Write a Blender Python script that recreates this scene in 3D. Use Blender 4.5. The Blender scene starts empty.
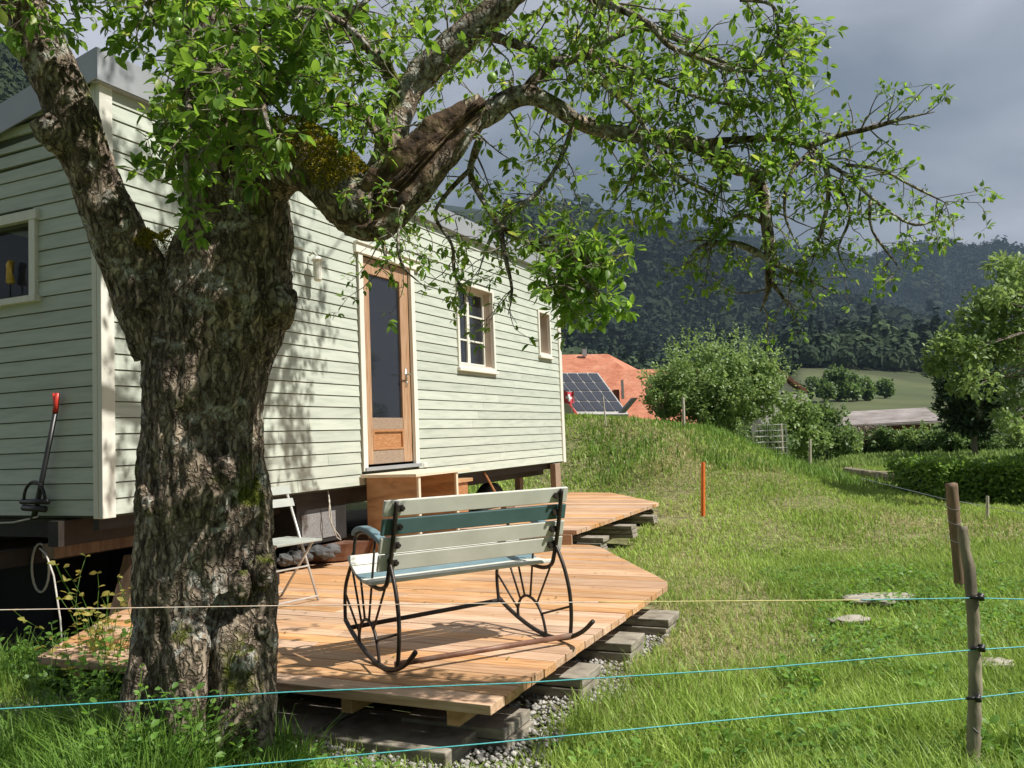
import bpy, math, random
import numpy as np
from mathutils import Vector, Matrix, noise
random.seed(7); rng=np.random.default_rng(11)
PI=math.pi
scene=bpy.context.scene
COL=scene.collection

# ---------------------------------------------------------------- camera frame (camera stands at the origin, ground about 1.4 m below)
F=845.
def _n(v): v=np.array(v,float); return v/np.linalg.norm(v)
def _d(x,y): return _n([x-512,y-384,F])
h1=_d(900,421); h2=_d(-1340,507)
up=_n(np.cross(h1,h2)); up=-up if up[1]>0 else up
fw=np.array([0,0,1.]); fw=_n(fw-fw@up*up)
rt=np.cross(fw,up); rt=-rt if rt[0]<0 else rt
R=np.array([rt,fw,up])
def ray(x,y): return R@np.array([(x-512)/F,(y-384)/F,1.])
def at(x,y,Y): r=ray(x,y); return Vector(r*(Y/r[1]))
def hz(x): return 421+.0384*(900-x)
C0=np.array([-2.738,5.628,-.422])          # lower corner of the wagon body
D1=np.array([.4148,.9099,0]); VO=np.array([.9099,-.4148,0])   # along the side / outwards from the side
def W(u,v,z): p=C0+D1*u+VO*v; return Vector((p[0],p[1],z+C0[2]))    # wagon coordinates, z above the body's lower edge
def WD(u,v,z): p=C0+D1*u+VO*v; return Vector((p[0],p[1],z))         # same, z world
def ud(p): q=np.array([p[0],p[1],0])-np.array([C0[0],C0[1],0]); return q@D1,q@VO

SAZ=math.radians(-20); SEL=math.radians(52)
# ---------------------------------------------------------------- noise on arrays
_T=rng.random((256,256))
def vn(x,y):
    x=np.asarray(x,float); y=np.asarray(y,float)
    xi=np.floor(x).astype(int); yi=np.floor(y).astype(int); fx=x-xi; fy=y-yi
    fx=fx*fx*(3-2*fx); fy=fy*fy*(3-2*fy)
    a=_T[xi%256,yi%256]; b=_T[(xi+1)%256,yi%256]; c=_T[xi%256,(yi+1)%256]; d=_T[(xi+1)%256,(yi+1)%256]
    return (a*(1-fx)+b*fx)*(1-fy)+(c*(1-fx)+d*fx)*fy
def fbm(x,y,o=4):
    s=0; a=.5; t=0
    for i in range(o): s=s+a*vn(x*2**i+17*i,y*2**i+31*i); t+=a; a*=.5
    return s/t
def sst(a,b,x): t=np.clip((x-a)/(b-a),0,1); return t*t*(3-2*t)
def terrain(x,y):
    x=np.asarray(x,float); y=np.asarray(y,float)
    h=np.interp(x,[-30,-6,1.2,2.8,4.4,5.7,6.6,8,60],[.1,.33,.38,.28,.0,-.78,-1.05,-1.4,-1.4])
    s=sst(8.8,20,y)*(1-.75*sst(21,36,y))
    z=-1.4+(h+1.4)*s
    z=z-1.4*sst(38,62,y)
    u=(x-C0[0])*D1[0]+(y-C0[1])*D1[1]
    v=(x-C0[0])*VO[0]+(y-C0[1])*VO[1]
    w=sst(3.2,4.2,u)*sst(14.5,9.0,u)*sst(3.3,1.5,v+.68*np.clip(u-7.39,0,3))*sst(-5.5,-3.2,v)
    z=np.where(z>-1.10,z*(1-w)+(-1.10)*w,z)
    z=z+.05*np.exp(-((x+1.3)**2/.8+(y-3.6)**2/.5))
    z=z+.03*(fbm(x*.9,y*.9,3)-.5)*2*(1-.6*sst(0,1,-np.abs(y-5)+1))
    return z
def dry(x,y):
    x=np.asarray(x,float); y=np.asarray(y,float)
    band=np.exp(-((x-(.9+.18*(y-4)))/1.0)**2)*sst(2.6,4.5,y)*1.0
    bank=sst(5.5,8.5,y)*sst(30,20,y)*.62*sst(-1,.8,x)
    n=fbm(x*.8+5,y*.55+3,4)
    n2=fbm(x*3.1,y*2.3+9,3)
    d=np.maximum(band,bank)+(n-.5)*1.7+(n2-.5)*.5
    d=d-.45*np.exp(-((x-2.0)/1.3)**2-((y-4.2)/1.5)**2)
    return np.clip(.10+.56*d,0,1)

# ---------------------------------------------------------------- materials
def newmat(name):
    m=bpy.data.materials.new(name); m.use_nodes=True; nt=m.node_tree
    return m,nt,nt.nodes['Principled BSDF'],nt.nodes,nt.links
def rgb(c): return (c[0],c[1],c[2],1)
def mk(name,cols,scale=5,rough=.6,bump=0,stretch=(1,1,1),metal=0,detail=6,bscale=None,coord='Object',island=0,spec=.5,dist=0.,bdist=.01,rotz=0):
    """noise-driven colour ramp, optional bump and a per-island tint"""
    m,nt,b,N,L=newmat(name)
    tc=N.new('ShaderNodeTexCoord'); mp=N.new('ShaderNodeMapping'); mp.inputs['Scale'].default_value=stretch; mp.inputs['Rotation'].default_value=(0,0,rotz)
    L.new(tc.outputs[coord],mp.inputs['Vector'])
    no=N.new('ShaderNodeTexNoise'); no.inputs['Scale'].default_value=scale; no.inputs['Detail'].default_value=detail; no.inputs['Distortion'].default_value=dist
    L.new(mp.outputs[0],no.inputs['Vector'])
    rp=N.new('ShaderNodeValToRGB'); els=rp.color_ramp.elements
    k=len(cols)
    for i,c in enumerate(cols):
        pos=.3+.4*i/(max(1,k-1))
        e=els[i] if i<2 else els.new(pos)
        e.position=pos; e.color=rgb(c)
    if k==1: els[1].color=rgb(cols[0]);els[1].position=.7
    L.new(no.outputs['Fac'],rp.inputs[0]); out=rp.outputs[0]
    if island:
        g=N.new('ShaderNodeNewGeometry'); hsv=N.new('ShaderNodeHueSaturation')
        mr=N.new('ShaderNodeMapRange'); mr.inputs['To Min'].default_value=1-island; mr.inputs['To Max'].default_value=1+island
        L.new(g.outputs['Random Per Island'],mr.inputs['Value']); L.new(mr.outputs[0],hsv.inputs['Value']); L.new(out,hsv.inputs['Color']); out=hsv.outputs[0]
    L.new(out,b.inputs['Base Color'])
    b.inputs['Roughness'].default_value=rough; b.inputs['Metallic'].default_value=metal; b.inputs['Specular IOR Level'].default_value=spec
    if bump:
        n2=N.new('ShaderNodeTexNoise'); n2.inputs['Scale'].default_value=bscale or scale*3; n2.inputs['Detail'].default_value=8
        L.new(mp.outputs[0],n2.inputs['Vector'])
        bp=N.new('ShaderNodeBump'); bp.inputs['Strength'].default_value=bump; bp.inputs['Distance'].default_value=bdist
        L.new(n2.outputs['Fac'],bp.inputs['Height']); L.new(bp.outputs[0],b.inputs['Normal'])
    return m
def leafmat(name,c1,c2,trans=.45,rough=.45,c3=None,spec=.35):
    m,nt,b,N,L=newmat(name)
    g=N.new('ShaderNodeNewGeometry'); rp=N.new('ShaderNodeValToRGB'); e=rp.color_ramp.elements
    e[0].color=rgb(c1); e[1].color=rgb(c2)
    if c3: x=e.new(.93); x.color=rgb(c2); e[2].color=rgb(c3)
    L.new(g.outputs['Random Per Island'],rp.inputs[0])
    tc=N.new('ShaderNodeTexCoord'); no=N.new('ShaderNodeTexNoise'); no.inputs['Scale'].default_value=1.7; L.new(tc.outputs['Object'],no.inputs['Vector'])
    hs=N.new('ShaderNodeHueSaturation'); mr=N.new('ShaderNodeMapRange'); mr.inputs['To Min'].default_value=.6; mr.inputs['To Max'].default_value=1.4
    L.new(no.outputs['Fac'],mr.inputs['Value']); L.new(mr.outputs[0],hs.inputs['Value']); L.new(rp.outputs[0],hs.inputs['Color'])
    L.new(hs.outputs[0],b.inputs['Base Color']); b.inputs['Roughness'].default_value=rough; b.inputs['Specular IOR Level'].default_value=spec
    tr=N.new('ShaderNodeBsdfTranslucent'); h2=N.new('ShaderNodeHueSaturation'); h2.inputs['Hue'].default_value=.485; h2.inputs['Saturation'].default_value=1.1; h2.inputs['Value'].default_value=1.7
    L.new(hs.outputs[0],h2.inputs['Color']); L.new(h2.outputs[0],tr.inputs['Color'])
    mx=N.new('ShaderNodeMixShader'); mx.inputs[0].default_value=trans
    L.new(b.outputs[0],mx.inputs[1]); L.new(tr.outputs[0],mx.inputs[2]); L.new(mx.outputs[0],N['Material Output'].inputs['Surface'])
    return m
def attrmat(name,trans=.35,rough=.5,gain=1.):
    m,nt,b,N,L=newmat(name)
    a=N.new('ShaderNodeAttribute'); a.attribute_name='tint'
    L.new(a.outputs['Color'],b.inputs['Base Color']); b.inputs['Roughness'].default_value=rough; b.inputs['Specular IOR Level'].default_value=.3
    if trans:
        tr=N.new('ShaderNodeBsdfTranslucent'); h2=N.new('ShaderNodeHueSaturation'); h2.inputs['Value'].default_value=1.4; L.new(a.outputs['Color'],h2.inputs['Color']); L.new(h2.outputs[0],tr.inputs['Color'])
        mx=N.new('ShaderNodeMixShader'); mx.inputs[0].default_value=trans
        L.new(b.outputs[0],mx.inputs[1]); L.new(tr.outputs[0],mx.inputs[2]); L.new(mx.outputs[0],N['Material Output'].inputs['Surface'])
    return m
def glassmat(name,tint=(.03,.035,.045),rough=.03,tr_=.45):
    m,nt,b,N,L=newmat(name)
    b.inputs['Base Color'].default_value=rgb(tint); b.inputs['Roughness'].default_value=rough; b.inputs['Specular IOR Level'].default_value=.8
    tr=N.new('ShaderNodeBsdfTransparent'); tr.inputs[0].default_value=(.75,.78,.8,1)
    mx=N.new('ShaderNodeMixShader'); mx.inputs[0].default_value=tr_
    L.new(b.outputs[0],mx.inputs[1]); L.new(tr.outputs[0],mx.inputs[2]); L.new(mx.outputs[0],N['Material Output'].inputs['Surface'])
    return m
ANG=math.atan2(D1[1],D1[0])
M={}
M['siding']=mk('sage green painted boards',[(.40,.44,.375),(.475,.515,.44),(.515,.55,.475)],3,.55,.25,(1,1,9),island=.08,bscale=30,bdist=.002)
M['siding_gap']=mk('board gap dark green',[(.06,.07,.05),(.09,.1,.07)],5,.9)
M['trim']=mk('cream painted trim',[(.66,.65,.57),(.74,.73,.65)],4,.5,.1,(6,6,1),bdist=.002)
M['zinc']=mk('dull zinc sheet',[(.33,.345,.36),(.42,.435,.455)],1.6,.45,.05,metal=.35)
M['doorwood']=mk('varnished pine',[(.29,.155,.08),(.41,.25,.145),(.47,.31,.20)],4,.5,.1,(14,14,1),bdist=.002)
M['doorpanel']=mk('red brown pine panel',[(.32,.13,.05),(.46,.24,.11)],5,.5,.1,(3,3,14),bdist=.002)
M['weathered']=mk('weathered grey wood rail',[(.24,.17,.12),(.34,.25,.18)],8,.7,.2,(3,3,10),bdist=.002)
M['reveal']=mk('pale pinkish primed wood',[(.50,.41,.34),(.58,.48,.40)],5,.6)
M['glass']=glassmat('dark window glass')
M['glassclear']=glassmat('clear window glass',(.10,.10,.12),.05,.72)
M['curtain']=mk('white net curtain',[(.5,.5,.5),(.7,.7,.7)],20,.8,stretch=(12,12,1))
M['black']=mk('flat black',[(.008,.008,.008),(.015,.014,.013)],3,.9)
M['steel']=mk('brushed steel',[(.45,.45,.44),(.6,.6,.58)],20,.3,metal=.9)
M['darksteel']=mk('dark rusty steel',[(.012,.010,.009),(.032,.024,.019)],9,.65,.3,bdist=.003)
M['benchmetal']=mk('blackened bench iron',[(.022,.019,.017),(.05,.035,.026)],14,.45,.25,metal=.3,bdist=.002)
M['rustbar']=mk('rusty brown pipe',[(.12,.055,.035),(.20,.10,.065),(.24,.16,.12)],10,.55,.2,metal=.2,bdist=.002)
M['slatwhite']=mk('greyish white bench paint',[(.55,.55,.48),(.66,.66,.59)],7,.5,.1,(1,1,1),bdist=.002)
M['slatteal']=mk('grey teal bench paint',[(.06,.12,.12),(.085,.155,.155)],7,.45,.1,bdist=.002)
M['armteal']=mk('blue grey armrest paint',[(.10,.17,.20),(.15,.24,.27)],8,.45)
M['rubber']=mk('black tyre rubber',[(.015,.015,.015),(.03,.03,.028)],8,.8)
M['ply']=mk('warm plywood',[(.30,.16,.07),(.44,.25,.12),(.52,.32,.17)],2.2,.6,.1,(1,1,4),dist=1.5,bdist=.002)
M['plyedge']=mk('pale ply edge',[(.62,.52,.38),(.74,.64,.5)],20,.6,stretch=(1,1,8))
M['concrete']=mk('weathered grey sleepers',[(.15,.13,.10),(.27,.24,.19),(.35,.32,.26)],5,.9,.5,(2,2,9),bdist=.004)
M['chairgrey']=mk('grey green slat paint',[(.30,.32,.29),(.4,.42,.38)],8,.5)
M['chairmetal']=mk('galvanised tube',[(.5,.48,.45),(.64,.62,.58)],10,.4,metal=.4)
M['teal']=mk('teal fence cord',[(.05,.34,.36),(.12,.5,.52)],60,.5)
M['bluecord']=mk('blue white fence cord',[(.08,.3,.42),(.3,.5,.6)],90,.5)
M['whitecord']=mk('white orange fence cord',[(.7,.45,.3),(.7,.68,.62)],60,.5)
M['yellowcord']=mk('yellow fence cord',[(.6,.55,.12),(.65,.6,.3)],60,.5)
M['postgrey']=mk('grey stake with lichen',[(.10,.085,.06),(.22,.19,.13),(.32,.29,.2)],14,.9,.7,(1,1,.35),bdist=.006)
M['postbrown']=mk('brown round post',[(.13,.08,.05),(.25,.17,.11)],10,.85,.5,(3,3,.5),bdist=.005)
M['plastic']=mk('black plastic insulator',[(.01,.01,.01),(.02,.02,.02)],5,.4)
M['orange']=mk('orange painted stake',[(.75,.14,.02),(.8,.2,.04)],9,.5)
M['rope']=mk('pale rope',[(.4,.38,.33),(.6,.57,.5)],50,.8)
M['redpaint']=mk('red painted metal',[(.5,.03,.02),(.6,.05,.03)],8,.4)
M['stone']=mk('pale limestone',[(.22,.20,.16),(.34,.31,.26),(.42,.39,.33)],6,.9,.6,bdist=.01)
M['gravelstone']=mk('grey gravel stone',[(.26,.25,.23),(.42,.40,.37)],14,.9,.3,island=.45)
M['gravelbase']=mk('gravel bed',[(.13,.12,.10),(.25,.23,.2),(.36,.34,.3)],40,.95,.8)
M['yellowdoll']=mk('golden yellow ornament',[(.6,.35,.04),(.75,.5,.1)],30,.6,.5)
M['rubble']=mk('dark dusty stones',[(.05,.05,.05),(.12,.12,.12)],9,.9,.5)
def deckmat():
    m,nt,b,N,L=newmat('larch decking')
    tc=N.new('ShaderNodeTexCoord'); mp=N.new('ShaderNodeMapping'); mp.vector_type='POINT'
    mp.inputs['Rotation'].default_value=(0,0,-math.atan2(VO[1],VO[0])); L.new(tc.outputs['Object'],mp.inputs['Vector'])
    sc=N.new('ShaderNodeVectorMath'); sc.operation='MULTIPLY'; sc.inputs[1].default_value=(1.6,22,22); L.new(mp.outputs[0],sc.inputs[0])
    g=N.new('ShaderNodeNewGeometry')
    of=N.new('ShaderNodeVectorMath'); of.operation='ADD'; L.new(sc.outputs[0],of.inputs[0])
    mu=N.new('ShaderNodeMath'); mu.operation='MULTIPLY'; mu.inputs[1].default_value=50; L.new(g.outputs['Random Per Island'],mu.inputs[0]); L.new(mu.outputs[0],of.inputs[1])
    n=N.new('ShaderNodeTexNoise'); n.inputs['Scale'].default_value=2.2; n.inputs['Detail'].default_value=7; n.inputs['Distortion'].default_value=.6; L.new(of.outputs[0],n.inputs['Vector'])
    rp=N.new('ShaderNodeValToRGB'); e=rp.color_ramp.elements; e[0].position=.25; e[0].color=(.37,.165,.07,1); e[1].position=.75; e[1].color=(.66,.44,.265,1); x=e.new(.5); x.color=(.56,.325,.168,1)
    L.new(n.outputs['Fac'],rp.inputs[0])
    hs=N.new('ShaderNodeHueSaturation')
    mr=N.new('ShaderNodeMapRange'); mr.inputs['To Min'].default_value=.80; mr.inputs['To Max'].default_value=1.16; L.new(g.outputs['Random Per Island'],mr.inputs['Value']); L.new(mr.outputs[0],hs.inputs['Value'])
    m2=N.new('ShaderNodeMath'); m2.operation='MULTIPLY'; m2.inputs[1].default_value=7.13; L.new(g.outputs['Random Per Island'],m2.inputs[0])
    m3=N.new('ShaderNodeMath'); m3.operation='FRACT'; L.new(m2.outputs[0],m3.inputs[0])
    mr2=N.new('ShaderNodeMapRange'); mr2.inputs['To Min'].default_value=.78; mr2.inputs['To Max'].default_value=1.12; L.new(m3.outputs[0],mr2.inputs['Value']); L.new(mr2.outputs[0],hs.inputs['Saturation'])
    L.new(rp.outputs[0],hs.inputs['Color'])
    # faint dirt
    n3=N.new('ShaderNodeTexNoise'); n3.inputs['Scale'].default_value=2.3; n3.inputs['Detail'].default_value=6; L.new(tc.outputs['Object'],n3.inputs['Vector'])
    r3=N.new('ShaderNodeValToRGB'); r3.color_ramp.elements[0].position=.35; r3.color_ramp.elements[0].color=(.86,.86,.87,1); r3.color_ramp.elements[1].position=.6; r3.color_ramp.elements[1].color=(1,1,1,1); L.new(n3.outputs['Fac'],r3.inputs[0])
    mm=N.new('ShaderNodeMix'); mm.data_type='RGBA'; mm.blend_type='MULTIPLY'; mm.inputs['Factor'].default_value=1; L.new(hs.outputs[0],mm.inputs[6]); L.new(r3.outputs[0],mm.inputs[7])
    L.new(mm.outputs[2],b.inputs['Base Color']); b.inputs['Roughness'].default_value=.6; b.inputs['Specular IOR Level'].default_value=.3
    bp=N.new('ShaderNodeBump'); bp.inputs['Strength'].default_value=.3; bp.inputs['Distance'].default_value=.003; L.new(n.outputs['Fac'],bp.inputs['Height']); L.new(bp.outputs[0],b.inputs['Normal'])
    return m
M['deck']=deckmat()
def barkmat(name='grey brown bark with lichen',lich=.60,moss=.66):
    m,nt,b,N,L=newmat(name)
    tc=N.new('ShaderNodeTexCoord'); mp=N.new('ShaderNodeMapping'); mp.inputs['Scale'].default_value=(1,1,.35); L.new(tc.outputs['Object'],mp.inputs['Vector'])
    def noi(s,d=8,src=tc.outputs['Object'],dist=0):
        n=N.new('ShaderNodeTexNoise'); n.inputs['Scale'].default_value=s; n.inputs['Detail'].default_value=d; n.inputs['Distortion'].default_value=dist; L.new(src,n.inputs['Vector']); return n.outputs['Fac']
    def ramp(src,a,b_,ca,cb):
        r=N.new('ShaderNodeValToRGB'); r.color_ramp.elements[0].position=a; r.color_ramp.elements[1].position=b_; r.color_ramp.elements[0].color=rgb(ca); r.color_ramp.elements[1].color=rgb(cb); L.new(src,r.inputs[0]); return r.outputs[0]
    def mix(f,a,c):
        x=N.new('ShaderNodeMix'); x.data_type='RGBA'; L.new(f,x.inputs[0]); L.new(a,x.inputs[6])
        if isinstance(c,tuple): x.inputs[7].default_value=rgb(c)
        else: L.new(c,x.inputs[7])
        return x.outputs[2]
    base=ramp(noi(30,9,mp.outputs[0],.8),.36,.66,(.10,.08,.062),(.46,.39,.31))
    mpv=N.new('ShaderNodeMapping'); mpv.inputs['Scale'].default_value=(1,1,.13); L.new(tc.outputs['Object'],mpv.inputs['Vector'])
    nd=N.new('ShaderNodeTexNoise'); nd.inputs['Scale'].default_value=14; nd.inputs['Detail'].default_value=6; L.new(tc.outputs['Object'],nd.inputs['Vector'])
    vm=N.new('ShaderNodeVectorMath'); vm.operation='MULTIPLY_ADD'; vm.inputs[1].default_value=(.11,.11,.09); L.new(nd.outputs['Color'],vm.inputs[0]); L.new(mpv.outputs[0],vm.inputs[2])
    vo=N.new('ShaderNodeTexVoronoi'); vo.feature='DISTANCE_TO_EDGE'; vo.inputs['Scale'].default_value=31; L.new(vm.outputs[0],vo.inputs['Vector'])
    crk=ramp(vo.outputs['Distance'],.02,.22,(0,0,0),(1,1,1))
    dk_=ramp(vo.outputs['Distance'],.0,.14,(.36,.33,.3),(1,1,1))
    mz=N.new('ShaderNodeMix'); mz.data_type='RGBA'; mz.blend_type='MULTIPLY'; mz.inputs[0].default_value=1; L.new(base,mz.inputs[6]); L.new(dk_,mz.inputs[7]); base=mz.outputs[2]
    big=ramp(noi(2.3,4),.35,.65,(.75,.72,.70),(1.25,1.2,1.12))
    mu=N.new('ShaderNodeMix'); mu.data_type='RGBA'; mu.blend_type='MULTIPLY'; mu.inputs[0].default_value=1; L.new(base,mu.inputs[6]); L.new(big,mu.inputs[7]); base=mu.outputs[2]
    l1=ramp(noi(6.5,10,dist=1.0),lich-.05,lich+.03,(0,0,0),(1,1,1)); l2=ramp(noi(38,6),.42,.55,(0,0,0),(1,1,1))
    ml=N.new('ShaderNodeMath'); ml.operation='MULTIPLY'; L.new(l1,ml.inputs[0]); L.new(l2,ml.inputs[1])
    base=mix(ml.outputs[0],base,ramp(noi(60,3),.3,.7,(.32,.32,.27),(.58,.56,.50)))
    # moss likes surfaces that look upwards
    g=N.new('ShaderNodeNewGeometry'); sp=N.new('ShaderNodeSeparateXYZ'); L.new(g.outputs['Normal'],sp.inputs[0])
    ma=N.new('ShaderNodeMath'); ma.operation='MULTIPLY_ADD'; ma.inputs[1].default_value=.16; L.new(sp.outputs['Z'],ma.inputs[0]); L.new(noi(3.1,7),ma.inputs[2])
    mf=ramp(ma.outputs[0],moss-.03,moss+.05,(0,0,0),(1,1,1))
    base=mix(mf,base,ramp(noi(50,4),.3,.7,(.045,.06,.008),(.17,.19,.025)))
    L.new(base,b.inputs['Base Color']); b.inputs['Roughness'].default_value=.9; b.inputs['Specular IOR Level'].default_value=.2
    bp=N.new('ShaderNodeBump'); bp.inputs['Strength'].default_value=1; bp.inputs['Distance'].default_value=.012; L.new(noi(30,10,mp.outputs[0],.5),bp.inputs['Height'])
    b2=N.new('ShaderNodeBump'); b2.inputs['Strength'].default_value=1; b2.inputs['Distance'].default_value=.014; L.new(crk,b2.inputs['Height']); L.new(bp.outputs[0],b2.inputs['Normal']); L.new(b2.outputs[0],b.inputs['Normal'])
    return m
M['bark']=barkmat()
M['barklich']=barkmat('pale lichen bark',.5,.66)
M['twig']=mk('grey brown twig bark',[(.07,.05,.035),(.16,.13,.10),(.34,.33,.28)],30,.9,.6,bdist=.002)
M['moss']=leafmat('yellow green moss',(.16,.13,.015),(.40,.38,.05),.25,.9,(.42,.2,.03))
M['heart']=mk('rotten brown heartwood',[(.02,.012,.007),(.09,.055,.03),(.28,.20,.12)],16,.95,.9,bdist=.01)
M['leaf']=leafmat('apple leaves',(.07,.15,.025),(.20,.34,.065),.5,.4,(.36,.38,.10))
M['fruit']=mk('unripe green fruit',[(.16,.30,.05),(.24,.40,.08)],12,.35)
M['shrubA']=leafmat('pale green foliage',(.12,.20,.06),(.26,.36,.13),.35)
M['shrubB']=leafmat('mid green foliage',(.07,.13,.04),(.16,.24,.08),.3)
M['shrubC']=leafmat('dark green foliage',(.02,.045,.018),(.05,.085,.03),.2)
M['shrubD']=leafmat('grey brown twiggy foliage',(.14,.11,.08),(.22,.19,.13),.2)
M['hedge']=leafmat('fresh hedge leaves',(.10,.20,.035),(.26,.40,.09),.4)
M['hedgecore']=mk('dark hedge twigs',[(.015,.022,.01),(.03,.04,.018)],9,1)  # dark solid core behind the hedge leaves
M['weed']=leafmat('weed leaves',(.08,.18,.03),(.19,.34,.06),.4)
M['yellowleaf']=leafmat('yellowish leaves',(.22,.24,.05),(.42,.36,.10),.4)

# ---------------------------------------------------------------- mesh helpers
class MB:
    def __init__(s): s.v=[]; s.f=[]; s.m=[]
    def add(s,vs,fs,mi=0):
        o=len(s.v); s.v+= [tuple(v) for v in vs]; s.f+=[tuple(i+o for i in f) for f in fs]; s.m+=[mi]*len(fs); return s
    def hexa(s,p,mi=0):   # p: 4 bottom, 4 top (same order)
        return s.add(p,[(0,3,2,1),(4,5,6,7),(0,1,5,4),(1,2,6,5),(2,3,7,6),(3,0,4,7)],mi)
    def obox(s,o,a,b,c,mi=0):
        o,a,b,c=map(Vector,(o,a,b,c))
        if a.cross(b).dot(c)<0: a,b=b,a
        return s.hexa([o,o+a,o+a+b,o+b,o+c,o+a+c,o+a+b+c,o+b+c],mi)
    def wbox(s,u0,u1,v0,v1,z0,z1,mi=0,world=False):
        f=WD if world else W
        return s.obox(f(u0,v0,z0),f(u1,v0,z0)-f(u0,v0,z0),f(u0,v1,z0)-f(u0,v0,z0),(0,0,z1-z0),mi)
    def tube(s,pts,rad,n=8,mi=0,cap=True,fn=None):
        pts=[Vector(p) for p in pts]
        if not hasattr(rad,'__len__'): rad=[rad]*len(pts)
        o=len(s.v); prev=None
        for i,p in enumerate(pts):
            t=(pts[min(i+1,len(pts)-1)]-pts[max(i-1,0)]); t=t.normalized() if t.length>1e-9 else Vector((0,0,1))
            if prev is None:
                a=Vector((0,0,1)) if abs(t.z)<.9 else Vector((1,0,0)); x=(a-t*a.dot(t)).normalized()
            else: x=(prev-t*prev.dot(t)); x=x.normalized() if x.length>1e-6 else prev
            prev=x; y=t.cross(x)
            for k in range(n):
                a=2*PI*k/n; d=x*math.cos(a)+y*math.sin(a); r=rad[i]
                q=p+d*r
                if fn: q=fn(q,d,r,i,a,p)
                s.v.append(tuple(q))
        for i in range(len(pts)-1):
            for k in range(n):
                k2=(k+1)%n; s.f.append((o+i*n+k,o+i*n+k2,o+(i+1)*n+k2,o+(i+1)*n+k)); s.m.append(mi)
        if cap:
            s.f.append(tuple(o+k for k in range(n))[::-1]); s.m.append(mi)
            s.f.append(tuple(o+(len(pts)-1)*n+k for k in range(n))); s.m.append(mi)
        return s
    def ball(s,c,r,seg=10,ring=7,mi=0,jit=0,fn=None):
        c=Vector(c); r=r if hasattr(r,'__len__') else (r,r,r); o=len(s.v)
        for i in range(ring+1):
            th=PI*i/ring
            for k in range(seg):
                a=2*PI*k/seg; d=Vector((math.sin(th)*math.cos(a),math.sin(th)*math.sin(a),math.cos(th)))
                q=1
                if jit: q=1+jit*noise.noise(d*2.3+c*3.1)
                s.v.append((c.x+d.x*r[0]*q,c.y+d.y*r[1]*q,c.z+d.z*r[2]*q))
        for i in range(ring):
            for k in range(seg):
                k2=(k+1)%seg; s.f.append((o+i*seg+k,o+(i+1)*seg+k,o+(i+1)*seg+k2,o+i*seg+k2)); s.m.append(mi)
        return s
    def build(s,name,mats,parent=None,smooth=False,bevel=0,**kw):
        me=bpy.data.meshes.new(name); me.from_pydata(s.v,[],s.f)
        mats=mats if isinstance(mats,(list,tuple)) else [mats]
        for m in mats: me.materials.append(m)
        if len(mats)>1: me.polygons.foreach_set('material_index',s.m)
        if smooth: me.polygons.foreach_set('use_smooth',[True]*len(me.polygons))
        me.update(); me.validate()
        o=bpy.data.objects.new(name,me); COL.objects.link(o)
        if parent:
            o.parent=parent; o.matrix_parent_inverse=Matrix.Translation(parent.location).inverted()
        if bevel:
            b=o.modifiers.new('bev','BEVEL'); b.width=bevel; b.segments=2; b.limit_method='ANGLE'
        tag(o,**kw); return o
def tag(o,label=None,cat=None,group=None,kind=None):
    if label: o['label']=label
    if cat: o['category']=cat
    if group: o['group']=group
    if kind: o['kind']=kind
    return o
def empty(name,loc,label,cat,group=None):
    e=bpy.data.objects.new(name,None); e.location=loc; e.empty_display_size=.2; COL.objects.link(e); return tag(e,label,cat,group)
def npmesh(name,V,Fc,mat,parent=None,tint=None,smooth=False,**kw):
    """V (n,3); Fc (m,k) same-size faces or list of such arrays"""
    Fs=Fc if isinstance(Fc,list) else [Fc]
    me=bpy.data.meshes.new(name); me.vertices.add(len(V)); me.vertices.foreach_set('co',np.asarray(V,np.float32).ravel())
    nl=sum(f.size for f in Fs); npoly=sum(len(f) for f in Fs)
    me.loops.add(nl); me.polygons.add(npoly)
    me.loops.foreach_set('vertex_index',np.concatenate([f.ravel() for f in Fs]).astype(np.int32))
    tot=np.concatenate([np.full(len(f),f.shape[1]) for f in Fs]); st=np.concatenate([[0],np.cumsum(tot)[:-1]])
    me.polygons.foreach_set('loop_start',st.astype(np.int32)); me.polygons.foreach_set('loop_total',tot.astype(np.int32))
    if smooth: me.polygons.foreach_set('use_smooth',np.ones(npoly,bool))
    me.materials.append(mat)
    if tint is not None:
        a=me.attributes.new('tint','FLOAT_COLOR','POINT'); a.data.foreach_set('color',np.c_[tint,np.ones(len(tint))].astype(np.float32).ravel())
    me.update(calc_edges=True)
    o=bpy.data.objects.new(name,me); COL.objects.link(o)
    if parent: o.parent=parent; o.matrix_parent_inverse=Matrix.Translation(parent.location).inverted()
    tag(o,**kw); return o
def unit(a): return a/np.maximum(np.linalg.norm(a,axis=1,keepdims=True),1e-9)
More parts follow.
